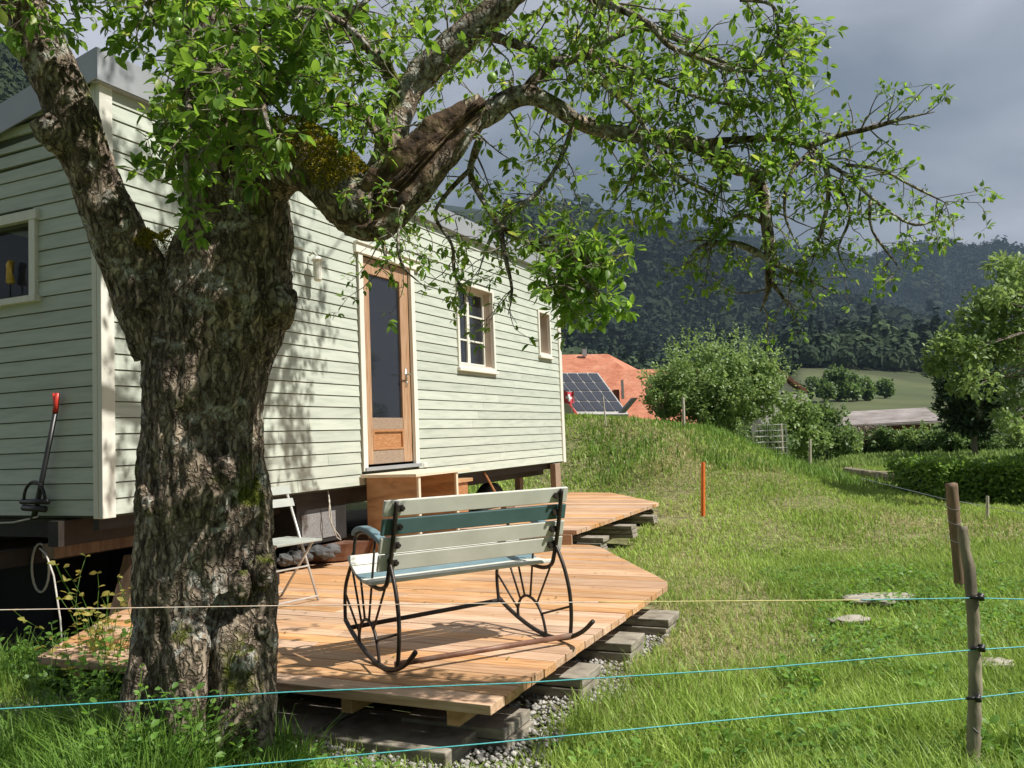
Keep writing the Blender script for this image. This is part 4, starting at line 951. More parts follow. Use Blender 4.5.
# per-branch settings: (twigs per metre, twig length, leaf size, leaf probability per node)
def setg(i,l):
    x=sum(p[0] for p in l)/len(l); y=sum(p[1] for p in l)/len(l); Yd=l[0][2]
    if i==0: return 17,.26,.052,.5
    if i==1: return 34,.24,.046,.5
    if i==2: return 14,.2,.034,.35
    if 3<=i<=6: return 35,.17,.034,.55
    if 29<=i<=35: return 30,.15,.033,.5
    if i in (13,16): return 26,.16,.046,.7
    if i in (12,14,15,17,18): return 34,.2,.038,.55
    if i>=36: return 15,.42,.075,.5
    if i in (21,22,23,25): return 26,.22,.062,.6
    return 38,.25,.047,.6
for i,l in enumerate(BR):
    dn,tl_,sz,lv=setg(i,l); P_,R_=dens(l,.03)
    ln=sum((P_[k+1]-P_[k]).length for k in range(len(P_)-1))
    for _ in range(int(ln*dn)):
        t=rnd.random()**.75; k=min(len(P_)-2,int(t*(len(P_)-1)))
        if R_[k]>.045 and rnd.random()<.5: continue
        d=(P_[k+1]-P_[k]).normalized(); o_=d.cross(rv(1)).normalized(); 
        grow(P_[k]+o_*R_[k]*.8,(o_+d*.5+Vector((0,0,-.15))).normalized(),tl_*rnd.uniform(.4,1.2),min(.0045,max(.0016,R_[k]*.3)),sz,lv,0,.4 if y_ else .4) if (y_:=1) else None
# dense hanging clump right of the wagon corner
CULL=0
for _ in range(64):
    p=at(rnd.uniform(562,592),rnd.uniform(232,300),3.0+rnd.uniform(-.15,.15)); grow(p,(rv(.6)+Vector((.25,0,-.6))).normalized(),rnd.uniform(.08,.18),.0025,.05,.75)
CULL=.38
# sprouts on the trunk's front
for _ in range(34):
    p=at(rnd.uniform(165,285),rnd.uniform(5,170),rnd.uniform(2.85,3.45)); grow(p,(rv(.7)+Vector((0,-.3,0))).normalized(),rnd.uniform(.1,.28),.0028,.058,.6)
for _ in range(95):
    p=at(rnd.uniform(290,640),rnd.uniform(-20,125),rnd.uniform(3.6,4.8)); grow(p,(rv(.8)).normalized(),rnd.uniform(.12,.32),.0026,.05,.55)
for _ in range(5): 
    p=at(rnd.uniform(25,50),rnd.uniform(5,20),3.0); grow(p,(rv(.5)+Vector((.2,0,0))).normalized(),.1,.0025,.075,.4)
_s=np.array([math.cos(SEL)*math.cos(SAZ),math.cos(SEL)*math.sin(SAZ),math.sin(SEL)]); SVu=(float(_s@D1),float(_s@VO),float(_s[2]))
def shade(u,z,v): t=v/SVu[1]; return W(u+SVu[0]*t,v,z+SVu[2]*t)
sb=MB(); hub_=at(260,-150,4.2); mid2=Vector((.1,5.2,3.7)); sb.tube([hub_,mid2,Vector((.6,6.2,4.1))],[.07,.05,.035],10)
for (u,z,n_,su,sz_) in ((1.95,.25,26,.16,.3),(2.0,.9,16,.16,.3),(2.15,1.6,22,.25,.3),(1.9,2.2,16,.3,.2),(.15,.5,14,.12,.4),(.3,1.3,12,.2,.3),(.5,2.2,22,.4,.35),(1.1,2.6,18,.5,.2),(-.1,2.8,14,.3,.2),(3.1,2.75,5,.3,.1)):
    c_=shade(u,z,3.0); sb.tube([mid2 if u<1.2 else Vector((.6,6.2,4.1)),c_.lerp(mid2,.4)+Vector((0,0,-.1)),c_],[.022,.014,.006],6,cap=False)
    for _ in range(n_):
        p=shade(u+rnd.gauss(0,su),z+rnd.gauss(0,sz_),3.0+rnd.gauss(0,.3)); sb.tube([c_,p],[.004,.002],4,cap=False); grow(p,rv(1).normalized(),rnd.uniform(.1,.28),.0028,.062,.6)
sb.build('branches',M['barklich'],tree,smooth=True,label='upper branches reaching back over the wagon side')
tw.build('twigs',M['twig'],tree,smooth=True)
V,Fc=leaves(np.array([list(v) for v in LP]),np.array([list(v) for v in LD]),np.array([list(v) for v in LN]),LL,LW)
npmesh('foliage',V,Fc,M['leaf'],tree)
print('leaves',len(LP))
for (x,y,Yd,r) in ((178,23,3.0,.021),(292,46,3.0,.019),(358,40,3.1,.021),(297,88,2.9,.019),(504,70,3.2,.017),(380,120,3.2,.024),(492,78,3.2,.02),(505,222/3.4,3.2,.015),(597,80,3.2,.02),(292,130,2.9,.015),(262,60,2.9,.017)):
    b=MB(); p=at(x,y,Yd); b.ball(p,(r,r,r*1.12),14,10); b.tube([p+Vector((0,0,r)),p+Vector((.004,0,r+.025))],.0015,5); b.build('fruit',M['fruit'],tree,smooth=True)
# moss cushions on the limb and in the fork
def moss(path,n,seed,rs=1.0,updir=(0,0,1),lim=-.25,name='moss'):
    P_,R_=dens(path,.01); r=random.Random(seed); A=[];D=[];Nn=[];L_=[]
    for _ in range(n):
        k=r.randrange(len(P_)-1); t=(P_[k+1]-P_[k]).normalized(); x=t.orthogonal().normalized(); y=t.cross(x); a=r.uniform(0,2*PI); d=x*math.cos(a)+y*math.sin(a)
        if d.z<lim+.3*noise.noise(P_[k]*9+d*2): continue
        lump=.7+.5*noise.noise(P_[k]*22+d*1.5)
        A.append(list(P_[k]+d*R_[k]*rs*1.0*(.96+.12*lump))); D.append(list(d+Vector((r.gauss(0,.5),r.gauss(0,.5),r.gauss(0,.5))))); Nn.append([r.gauss(0,1),r.gauss(0,1),r.gauss(0,1)]); L_.append(r.uniform(.010,.024)*lump)
    V,Fc=leaves(np.array(A),np.array(D),np.array(Nn),L_,np.array(L_)*.35); npmesh(name,V,Fc,M['moss'],tree)
moss([(270,160,3.62,30),(292,152,3.55,32),(312,165,3.48,32),(335,182,3.42,31),(352,200,3.38,30)],26000,3,lim=-.1)
moss([(135,255,3.6,30),(160,262,3.6,30),(185,250,3.6,26)],5000,4,rs=.85,lim=.45)

# ---------------------------------------------------------------- electric fence
ST=at(972,764,3.42); 
fp=empty('electric_fence',(ST.x,ST.y,-1.42),'electric fence of thin teal, white and yellow cords on a grey weathered stake','fence')
b=MB(); path=[(973,790,3.4,6.4),(973,760,3.4,6.4),(975,700,3.4,6.2),(974.5,650,3.4,6),(972.5,605,3.4,5.8),(968.5,565,3.42,5.2),(964.5,545,3.43,4.8),(962.5,526,3.44,4.4)]
P_,R_=dens(path,.02); b.tube(P_,R_,20,fn=lambda q,d,r,i,a,p:q+d*(.004*noise.noise(q*25)+.0025*noise.noise(q*70))); STK=b.build('stake',M['postgrey'],fp,smooth=True)
for (x,y,Yd) in ((980,597,3.37),(981,648,3.37),(977,698,3.36)):
    b=MB(); c=at(x,y,Yd); b.ball(c,(.016,.016,.012),12,8); b.tube([c-Vector((.04,0,0)),c+Vector((.012,0,0))],.007,8); b.tube([c+Vector((.004,0,-.014)),c+Vector((.004,0,.014))],.012,10); b.build('insulator',M['plastic'],fp,smooth=True)
b=MB(); c=at(975,731,3.36); b.tube([c+Vector((-.008,0,.012)),c+Vector((.008,-.01,-.006))],.004,6); b.build('hook',M['plastic'],fp)
bp_=empty('fence_post',at(965,592,6.95),'thick brown round post just behind the grey stake','fence post')
b=MB(); P_,R_=dens([(961,600,6.9,5),(958,560,6.9,5.2),(954.5,520,6.9,5.6),(951.5,487,6.9,5.8),(951,484,6.9,5.2)],.03); b.tube(P_,R_,20,fn=lambda q,d,r,i,a,p:q+d*.004*noise.noise(q*20)); b.build('post',M['postbrown'],bp_,smooth=True)
for z in (.72,.60,.45):
    b=MB()
    base=at(965,592,6.9); t=.9-z; cx=at(951+ (1-z/.9)*9,484+(.9-z)/.9*108,6.9); b.tube([cx+Vector((.052*math.cos(a),.052*math.sin(a),.03*math.sin(a*1.0))) for a in np.linspace(0,6.28,18)],.002,5)
    b.build('wire_loop',M['steel'],bp_)
def cord(pts,mat,label,sag=0.01,r=.0022,name='cord'):
    P=[at(*p) for p in pts]; out=[]
    for a,c in zip(P[:-1],P[1:]):
        n=24
        for k in range(n):
            t=k/n; q=a.lerp(c,t); q.z-=sag*4*t*(1-t); out.append(q)
    out.append(P[-1]); b=MB(); b.tube(out,r,6); b.build(name,mat,fp,smooth=True,label=label)
cord([(-140,612,2.95),(260,606,3.02),(598,602,3.15)],M['whitecord'],'thin white and orange fence cord crossing the tree trunk',0,.0017)
cord([(598,602,3.15),(860,600,3.32)],M['yellowcord'],'thin yellow fence cord, middle stretch of the top line',0,.0017)
cord([(860,600,3.32),(973,598,3.37),(1130,602,3.45),(1700,640,3.7)],M['teal'],'teal fence cord at the top of the grey stake',0,.0022)
cord([(-140,716,2.95),(0,709,3.0),(290,692,3.1),(520,683,3.2),(760,668,3.3),(973,650,3.37),(1130,640,3.45),(1700,660,3.7)],M['teal'],'teal fence cord at the middle of the grey stake',0,.0024)
cord([(60,784,2.85),(225,767,2.9),(480,744,3.0),(760,717,3.2),(973,698,3.37),(1130,680,3.45),(1700,690,3.7)],M['teal'],'teal fence cord lowest on the grey stake',0,.0024)
b=MB(); b.tube([at(927,600,3.35),at(929,615,3.35),at(932,630,3.35)],.0012,5); b.build('loose_wire',M['yellowcord'],fp)

def stake(name,x,y0,y1,Yd,rpx,mat,label,lean=0,group='garden stakes'):
    b=MB(); P_,R_=dens([(x+lean,y1+2,Yd,rpx),(x+lean*.5,(y0+y1)/2,Yd,rpx),(x,y0,Yd,rpx*.9)],.1); b.tube(P_,R_,8)
    tag(b.build(name,mat,smooth=False),label,'stake',group)
stake('garden_stake',703,462,514,10.3,2.2,M['orange'],'bright orange stake on the grassy bank')
M['postpale']=mk('pale split wood stake',[(.42,.38,.3),(.55,.5,.42)],9,.8)
stake('garden_stake',987.5,496,521,11.3,1.6,M['postpale'],'short pale stake in the grass in front of the hedge')
stake('garden_stake',878,472,494,15.5,1.1,M['postpale'],'thin yellowish cane beside the rail left of the hedge',-5)
stake('garden_stake',810,439,469,19,1.5,M['postpale'],'pale stake at the foot of the bank right of the wire cage')
stake('garden_stake',603,396,424,17.5,.7,M['postpale'],'thin white rod on the bank in front of the solar panels',3)
stake('garden_stake',683,397,424,18,1.5,M['postpale'],'grey stake on the bank crest before the round apple tree',1)
# rail and log left of hedge
b=MB(); b.tube([at(846,471,20),at(875,475,18.5),at(904,479,17)],.10,8); b.tube([at(868,472,18),at(893,473,18)],.03,6)
tag(b.build('log_rail',M['postgrey']),'weathered log rail lying in the grass left of the hedge','rail')
# far wires
b=MB(); b.tube([at(860,478,15),at(940,498,13),at(1060,520,11)],.006,5); tag(b.build('fence_wire',M['steel']),'thin wire running in front of the clipped hedge, upper one','wire','wires before the hedge')
b=MB(); b.tube([at(860,484,15),at(940,512,12.5),at(1060,540,10.5)],.004,5); tag(b.build('fence_wire',M['steel']),'thin wire running in front of the clipped hedge, lower one','wire','wires before the hedge')

# pale flat stones in the grass
for (x,y,Yd,s,l) in ((878,600,6.6,(.30,.17,.03),'large pale flat stone in the grass below the yellow cord'),(850,617,6.0,(.15,.08,.028),'small pale flat stone just in front of the large one'),(995,652,4.8,(.10,.07,.02),'pale stone in the grass right of the grey stake')):
    b=MB(); c=at(x,y,Yd); c.z=float(terrain(c.x,c.y))+.035; b.ball(c,s,28,14,jit=.45); tag(b.build('flat_stone',M['stone'],smooth=True),l,'stone','pale stones in the grass')

# ---------------------------------------------------------------- shrubs and trees
def crownpts(n,c,rad,seed,clumps=18,cr=.38,hollow=.3):
    r=np.random.default_rng(seed); d=unit(r.normal(0,1,(clumps,3))); k=r.uniform(hollow,1.16,(clumps,1))**.8
    cc=d*k*np.array(rad)*.78; w=r.integers(0,clumps,n); sz=(r.uniform(.6,1.25,clumps)*cr)[w][:,None]
    q=unit(r.normal(0,1,(n,3)))*(r.uniform(.55,1,(n,1))**.5)*sz*np.mean(rad)
    return np.array(c)+cc[w]+q*np.array([1,1,.8]), q
def foliage(name,n,c,rad,seed,ls,mat,parent,clumps=18,cr=.38,asp=.6):
    P,q=crownpts(n,c,rad,seed,clumps,cr); r=np.random.default_rng(seed+1)
    D=unit(q)+r.normal(0,.6,q.shape); Nn=r.normal(0,.5,q.shape)+unit(q)+np.array([0,0,.5]); s=ls*r.uniform(.6,1.3,len(P))
    ns=max(10,clumps*2); k=max(6,n//(ns*7)); o_=unit(r.normal(0,1,(ns,3))*np.array([1,1,.9])+np.array([0,0,.35])); st=np.array(c)+o_*np.array(rad)*r.uniform(.75,.98,(ns,1)); sd_=unit(o_+np.array([0,0,.7])+r.normal(0,.35,(ns,3))); ln_=np.mean(rad)*r.uniform(.12,.42,ns)
    tt=r.uniform(0,1,(ns,k)); P2=(st[:,None]+sd_[:,None]*(tt*ln_[:,None])[...,None]+r.normal(0,ls*.5,(ns,k,3))).reshape(-1,3)
    P=np.concatenate([P,P2]); D=np.concatenate([D,r.normal(0,.7,P2.shape)+np.repeat(sd_,k,0)]); Nn=np.concatenate([Nn,r.normal(0,.6,P2.shape)+np.array([0,0,1])]); s=np.concatenate([s,ls*r.uniform(.5,1.1,len(P2))])
    V,Fc=leaves(P,D,Nn,s,s*asp); return npmesh(name,V,Fc,mat,parent)
def tree_(x,yb,yt,Yd,wpx,label,mat,seed,n=6000,ls=.09,kind='garden_tree',cat='tree',group=None,clumps=22,trunkpx=2.5,crownfrac=.8,asp=.6,xo=0,cr=.36,depth=None):
    base=at(x,yb,Yd); base.z=float(terrain(base.x,base.y)) if Yd<60 else base.z
    top=at(x+xo,yt,Yd); H=top.z-base.z; rad=rp(wpx/2,Yd)
    root=empty(kind,base,label,cat,group)
    cz=base.z+H*(1-crownfrac/2); c=(top.x,top.y,cz)
    b=MB(); r=random.Random(seed); tr=rp(trunkpx,Yd)
    P=[base-Vector((0,0,.1))]+[base.lerp(Vector(c),t)+Vector((r.gauss(0,rad*.04),r.gauss(0,rad*.04),0)) for t in (.3,.6,.9)]
    b.tube(P,[tr*1.2,tr,tr*.8,tr*.5],8)
    for i in range(9):
        a=r.uniform(0,2*PI); p0=P[1].lerp(P[3],r.uniform(.1,1)); e=Vector(c)+Vector((math.cos(a)*rad*r.uniform(.4,.85),math.sin(a)*rad*r.uniform(.4,.85),r.uniform(-.3,.7)*H*crownfrac*.5))
        m_=p0.lerp(e,.5)+Vector((0,0,-.08*H)); b.tube([p0,m_,e],[tr*.55,tr*.35,tr*.12],5,cap=False)
    b.build('trunk' if cat=='tree' else 'stems',M['twig'],root)
    foliage('crown',n,c,(rad,(depth or rad),H*crownfrac/2),seed,ls,mat,root,clumps,cr,asp)
    return root
tree_(717,436,338,24,150,'round pale green apple tree beyond the bank, left of the wire cage',M['shrubA'],31,30000,.10,cat='tree',clumps=110,crownfrac=.95,trunkpx=3,cr=.19)
tree_(664,428,378,23,46,'loose pinkish green bush left of the round apple tree',M['shrubA'],37,3500,.09,'garden_shrub','shrub','garden shrubs',10)
tree_(765,455,425,21,60,'low grey green shrub behind the wire cage',M['shrubB'],38,4500,.08,'garden_shrub','shrub','garden shrubs',14,crownfrac=.95)
sh=[(796,448,392,27,46,'bright green upright shrub right of the white gabled house','shrubA'),(826,452,404,30,46,'dark green bushy shrub left of the long shed','shrubB'),
    (862,449,428,36,40,'grey brown twiggy bush in front of the long shed\'s left end','shrubD'),(882,450,430,35,26,'green bush in front of the shed right of the brown one','shrubB'),
    (916,452,431,34,40,'green bush under the shed\'s right end','shrubA'),(945,455,429,33,40,'mid green bush right of the shed','shrubB'),(975,456,434,33,50,'green bush left of the thin tree trunk','shrubB'),(1012,458,436,33,50,'rounded green bush at the right picture edge','shrubA'),(842,447,430,34,36,'low green bush between the dark shrub and the brown bush','shrubA')]
for i,(x,yb,yt,Yd,w,l,mm) in enumerate(sh): tree_(x,yb,yt,Yd,w,l,M[mm],50+i,3600,.15,'garden_shrub','shrub','garden shrubs',14,crownfrac=.97,trunkpx=1.2,cr=.42)
tree_(975,455,352,29,76,'dark layered conifer-like tree right of the long shed',M['shrubC'],71,9000,.22,cat='tree',clumps=40,crownfrac=.8,trunkpx=2.6,asp=.35,cr=.28)
# apple tree at right, crown partly in frame
def near_right():
    base=Vector((10.6,13.2,-1.4)); root=empty('garden_tree',base,'leafy fruit tree reaching into the picture at the right edge','tree')
    b=MB(); b.tube([base-Vector((0,0,.1)),base+Vector((-.1,0,1.2)),base+Vector((-.4,.1,2.4)),base+Vector((-.8,0,3.4))],[.16,.13,.1,.05],10)
    tips=[]; r=random.Random(4)
    for i in range(80):
        yy_=r.uniform(262,440); xl=float(np.interp(yy_,[262,285,300,330,350,380,400,440],[1006,1000,985,962,950,948,975,1000])); e=at(r.uniform(xl+6,1120),yy_,r.uniform(12,14.5))
        if e.x<at(948,380,13).x+ (0.5 if e.z>1.5 else 0): pass
        p0=base+Vector((-.3,0,r.uniform(1.6,3.2))); m_=p0.lerp(e,.55)+Vector((0,0,.15)); b.tube([p0,m_,e],[.035,.02,.006],5,cap=False); tips.append(e)
    for (x,y) in ((1004,268),(985,300),(968,318),(952,340),(942,352),(936,366),(990,330),(1010,290),(960,385),(1000,350),(975,350),(1018,300),(1015,330)):
        e=at(x,y,13); p0=base+Vector((-.3,0,2.4)); b.tube([p0,p0.lerp(e,.6)+Vector((0,0,.2)),e],[.03,.015,.005],5,cap=False); tips+= [e,e]
    b.build('trunk',M['twig'],root)
    rr=np.random.default_rng(8); T=np.array([list(t) for t in tips]); n=13000; w=rr.integers(0,len(T),n)
    q=unit(rr.normal(0,1,(n,3)))*rr.uniform(.1,1,(n,1))**.5*rr.uniform(.16,.30,(len(T),1))[w]; P=T[w]+q*np.array([1,1,.85]); 
    D=q+rr.normal(0,.3,q.shape); Nn=rr.normal(0,.5,q.shape)+np.array([0,0,1]); s=.10*rr.uniform(.6,1.3,n); V,Fc=leaves(P,D,Nn,s,s*.5); npmesh('crown',V,Fc,M['shrubA'],root)
near_right()
# clipped hedge
hg=empty('hedge',(8,14,-1.4),'low clipped fresh green hedge at the right','hedge')
h0=at(900,470,14.5); hx0=h0.x; hx1=13.5
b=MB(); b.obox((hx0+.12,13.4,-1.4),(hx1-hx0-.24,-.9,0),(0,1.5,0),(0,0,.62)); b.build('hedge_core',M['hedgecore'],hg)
rr=np.random.default_rng(14); n=34000
s_=rr.uniform(0,1,n); x=hx0+(hx1-hx0)*s_; yb=13.3-.9*s_; f=rr.random(n); top=f<.45
y=np.where(top,yb+rr.uniform(0,1.6,n),yb+rr.normal(0,.05,n)); zt_=-.74+.05*np.sin(x*3)+.06*(fbm(x*2,y*2,2)-.5); z=np.where(top,zt_+rr.normal(0,.03,n),rr.uniform(-1.38,-.72,n))
e_=rr.random(n)<.06; x=np.where(e_,hx0+rr.normal(0,.05,n),x); y=np.where(e_,13.3+rr.uniform(0,1.6,n),y)
P=np.stack([x,y,z],1); D=np.stack([rr.normal(0,.7,n),rr.normal(-.3,.6,n),rr.normal(.4,.5,n)],1); Nn=rr.normal(0,.6,(n,3))+np.array([0,-.5,.8]); s=.07*rr.uniform(.6,1.3,n); V,Fc=leaves(P,D,Nn,s,s*.6); npmesh('hedge_leaves',V,Fc,M['hedge'],hg)
# wire cage round a young plant
cg=empty('wire_cage',at(772,458,19),'round wire mesh cage on the bank before the apple tree','cage')
c=at(771,458,19); rad=.37; b=MB(); zb=float(terrain(c.x,c.y))-.05; zt2=at(771,427,19).z+.05
for k in range(18):
    a=2*PI*k/18; b.tube([Vector((c.x+rad*math.cos(a),c.y+rad*math.sin(a),zb)),Vector((c.x+rad*math.cos(a),c.y+rad*math.sin(a),zt2))],.004,4)
for j in range(8):
    z=zb+(zt2-zb)*j/7; b.tube([Vector((c.x+rad*math.cos(a),c.y+rad*math.sin(a),z)) for a in np.linspace(0,2*PI,25)],.004,4)
b.build('mesh_wire',M['steel'],cg)
b=MB(); q=at(783,462,18.7); q.z=min(q.z,zb); b.tube([q,Vector((q.x,q.y,zt2+.02))],.03,8); b.build('cage_post',M['postpale'],cg)

# weeds near the trunk and the vine below the wagon corner
def plant(name,x,y,Yd,n,h,ls,mat,label,seed,spread=.12,cat='plant',group='wild plants round the tree',zf=None):
    r=random.Random(seed); base=at(x,y,Yd); base.z=float(terrain(base.x,base.y)) if zf is None else zf; root=empty(name,base,label,cat,group); b=MB(); A=[];D=[];Nn=[];L_=[]
    for i in range(n):
        p=base+Vector((r.gauss(0,spread*.5),r.gauss(0,spread*.5),-.02)); d=Vector((r.gauss(0,.25),r.gauss(0,.25),1)).normalized(); pts=[p.copy()]; hh=h*r.uniform(.5,1.1); k=8
        for j in range(k):
            d=(d+Vector((r.gauss(0,.12),r.gauss(0,.12),-.02))).normalized(); p=p+d*hh/k; pts.append(p.copy())
            for s in (0,1):
                a=r.uniform(0,2*PI); q=Vector((math.cos(a),math.sin(a),.35)); A.append(list(p)); D.append(list(q)); Nn.append([r.gauss(0,.8),r.gauss(0,.8)-.3,1]); D[-1][2]=r.uniform(-.3,.8); L_.append(ls*r.uniform(.4,1.1))
        b.tube(pts,.0018,4,cap=False)
    b.build('stem',M['weed'],root); V,Fc=leaves(np.array(A),np.array(D),np.array(Nn),L_,np.array(L_)*.6); npmesh('leaves',V,Fc,mat,root)
plant('climbing_plant',96,610,4.9,16,.80,.055,M['yellowleaf'],'yellow-leaved climber in the dark below the wagon corner',1,.12)
plant('climbing_plant',122,610,4.85,14,.72,.05,M['yellowleaf'],'yellowish climber close to the trunk\'s left side',2,.10)
plant('weed_clump',105,640,4.7,60,.45,.045,M['weed'],'leafy weeds growing over the deck\'s left corner',3,.24)
plant('weed_clump',60,640,5.3,40,.34,.05,M['weed'],'low leafy weeds at the edge of the shade under the wagon',4,.5)
plant('weed_clump',190,700,3.38,30,.42,.04,M['weed'],'leafy weeds against the foot of the trunk',5,.22)
plant('weed_clump',215,690,3.36,10,.35,.045,M['weed'],'weeds in front of the trunk\'s hollow between the roots',6,.15)
plant('weed_clump',128,705,3.3,8,.22,.075,M['weed'],'broad-leaved dock plant left of the trunk foot',7,.12)
plant('weed_clump',150,712,3.36,34,.55,.04,M['weed'],'tall leafy weeds left of the trunk in front of the deck corner',12,.3)
plant('weed_clump',95,668,4.35,40,.42,.04,M['weed'],'weeds hiding the left tip of the deck boards',13,.45)
plant('weed_clump',232,640,3.30,9,.30,.035,M['weed'],'thin weeds climbing the trunk\'s right root lobe',14,.1)
plant('weed_clump',738,735,3.6,6,.12,.05,M['weed'],'small round-leaved weed in the grass right of the deck',8,.12)
plant('weed_clump',800,655,4.6,6,.14,.05,M['weed'],'dark leafy weed in the grass above the middle cord',9,.12)
plant('weed_clump',1000,745,3.5,9,.2,.06,M['weed'],'broad-leaved weed right of the grey stake foot',10,.2)

# ---------------------------------------------------------------- houses
def tilemat(name,c1,c2,c3,sc=2.6):
    m=mk(name,[c1,c2,c3],.6,.85,.0,detail=8)
    N=m.node_tree.nodes; L=m.node_tree.links; b=N['Principled BSDF']; tc=N.new('ShaderNodeTexCoord')
    w=N.new('ShaderNodeTexWave'); w.bands_direction='Z'; w.inputs['Scale'].default_value=sc; L.new(tc.outputs['Object'],w.inputs['Vector'])
    w2=N.new('ShaderNodeTexWave'); w2.bands_direction='X'; w2.inputs['Scale'].default_value=sc*.9; L.new(tc.outputs['Object'],w2.inputs['Vector'])
    ad=N.new('ShaderNodeMath'); ad.operation='ADD'; L.new(w.outputs['Fac'],ad.inputs[0]); L.new(w2.outputs['Fac'],ad.inputs[1])
    n5=N.new('ShaderNodeTexNoise'); n5.inputs['Scale'].default_value=2.5; n5.inputs['Detail'].default_value=8; L.new(tc.outputs['Object'],n5.inputs['Vector'])
    md=N.new('ShaderNodeMath'); md.operation='MULTIPLY_ADD'; md.inputs[1].default_value=.22; md.inputs[2].default_value=.42; L.new(ad.outputs[0],md.inputs[0])
    me_=N.new('ShaderNodeMath'); me_.operation='ADD'; L.new(md.outputs[0],me_.inputs[0]); L.new(n5.outputs['Fac'],me_.inputs[1])
    hv=N.new('ShaderNodeHueSaturation'); L.new(me_.outputs[0],hv.inputs['Value']); src=b.inputs['Base Color'].links[0].from_socket; L.new(src,hv.inputs['Color']); L.new(hv.outputs[0],b.inputs['Base Color'])
    bp=N.new('ShaderNodeBump'); bp.inputs['Strength'].default_value=.5; bp.inputs['Distance'].default_value=.03; L.new(ad.outputs[0],bp.inputs['Height']); L.new(bp.outputs[0],b.inputs['Normal'])
    return m
M['tile']=tilemat('orange clay tiles',(.31,.10,.05),(.38,.145,.08),(.42,.19,.115))
M['tileold']=tilemat('greyed clay shingles',(.13,.11,.10),(.20,.175,.165),(.27,.245,.235))
M['plaster']=mk('pale plaster',[(.5,.49,.45),(.62,.6,.56)],2,.9)
M['eavewood']=mk('red brown eave boards',[(.12,.05,.03),(.2,.08,.05)],3,.8)
hs_=empty('farmhouse',at(590,440,92),'large farmhouse with orange tiled hipped roof beyond the bank','house')
# back roof (hipped) and the lower front wing
a,b_,c,d=at(470,356,100),at(608,354,100),at(660,402,88),at(440,402,88)
mb=MB(); ridge_back=at(700,402,112); rb2=at(440,402,112)
mb.add([a,b_,c,d,ridge_back,rb2],[(3,2,1,0),(2,4,1),(4,5,0,1),(5,3,0),(3,5,4,2)])
mb.build('roof',M['tile'],hs_,label='higher hipped roof')
mb=MB(); e=at(560,370,90);f_=at(700,369,90);g=at(705,432,80);h_=at(550,432,80)
k1=at(700,400,98);k2=at(560,400,98)
mb.add([e,f_,g,h_,k1,k2],[(3,2,1,0),(0,1,4,5),(2,4,1),(3,0,5),(3,5,4,2)]); mb.build('roof',M['tile'],hs_,label='lower tiled wing roof')
def zbox(p0,p1,z0,z1,name,mat,parent,**kw):
    b=MB(); x0,x1=sorted((p0.x,p1.x)); y0,y1=sorted((p0.y,p1.y)); b.obox((x0,y0,z0),(x1-x0,0,0),(0,y1-y0,0),(0,0,z1-z0)); return b.build(name,mat,parent,**kw)
zbox(at(565,430,82),at(690,430,96),-3,at(600,425,82).z,'wall',M['plaster'],hs_)
for (x0,x1,y0,y1,Yd,nm,mm) in ((582.5,586.5,349,356,99,'chimney','zinc'),(621.6,623,380,399,84,'flue_pipe','steel')):
    p=at(x0,y1,Yd);q=at(x1,y0,Yd); zbox(Vector((p.x,Yd-.3,0)),Vector((q.x,Yd+.3,0)),p.z,q.z,nm,M[mm],hs_)
p=at(613,400,85);q=at(618,390,85); zbox(Vector((p.x,84,0)),Vector((q.x,85.6,0)),p.z-1,q.z,'chimney',M['eavewood'],hs_)
# solar roof
so=empty('solar_roof',at(590,430,76),'slanted roof of dark solar panels in front of the orange farmhouse','solar panels')
TL,TR,BR_,BL=at(546,373.5,82),at(597.5,373.5,82),at(626,412,73),at(577,412,73)
nrm=(TR-TL).cross(BL-TL).normalized(); nrm=-nrm if nrm.y>0 else nrm
def sp_(s,t,o=0): return TL.lerp(TR,s).lerp(BL.lerp(BR_,s),t)+nrm*o
mb=MB(); mb.hexa([sp_(-.02,-.02,-.25),sp_(1.02,-.02,-.25),sp_(1.02,1.05,-.25),sp_(-.02,1.05,-.25),sp_(-.02,-.02,0),sp_(1.02,-.02,0),sp_(1.02,1.05,0),sp_(-.02,1.05,0)]); mb.build('roof',M['chairmetal'],so)
M['pv']=mk('dark solar glass',[(.02,.022,.03),(.03,.034,.045)],2,.25,spec=.5)
for i in range(5):
    for j in range(4):
        s0=(i+.07)/5;s1=(i+.93)/5;t0=(j+.05)/4;t1=(j+.95)/4
        mb=MB(); mb.hexa([sp_(s0,t0,.03),sp_(s1,t0,.03),sp_(s1,t1,.03),sp_(s0,t1,.03),sp_(s0,t0,.07),sp_(s1,t0,.07),sp_(s1,t1,.07),sp_(s0,t1,.07)]); mb.build('solar_panel',M['pv'],so)
mb=MB(); mb.tube([at(557,386,76),at(578,416,71)],.09,6); mb.build('verge',M['redpaint'],so)
zbox(at(560,400,77),at(572,400,79),-2.5,at(565,392,77).z,'wall',M['plaster'],so)
b=MB(); p=at(620,413,60); b.obox(p,(.42,.3,0),(-.1,.5,0),(1.0,.2,1.05)) ; b.v=[tuple(v) for v in b.v]
tag(b.build('tilted_panel',mk('dark grey green board',[(.05,.06,.055),(.08,.09,.08)],5,.5)),'small dark tilted board beside the solar roof','board')
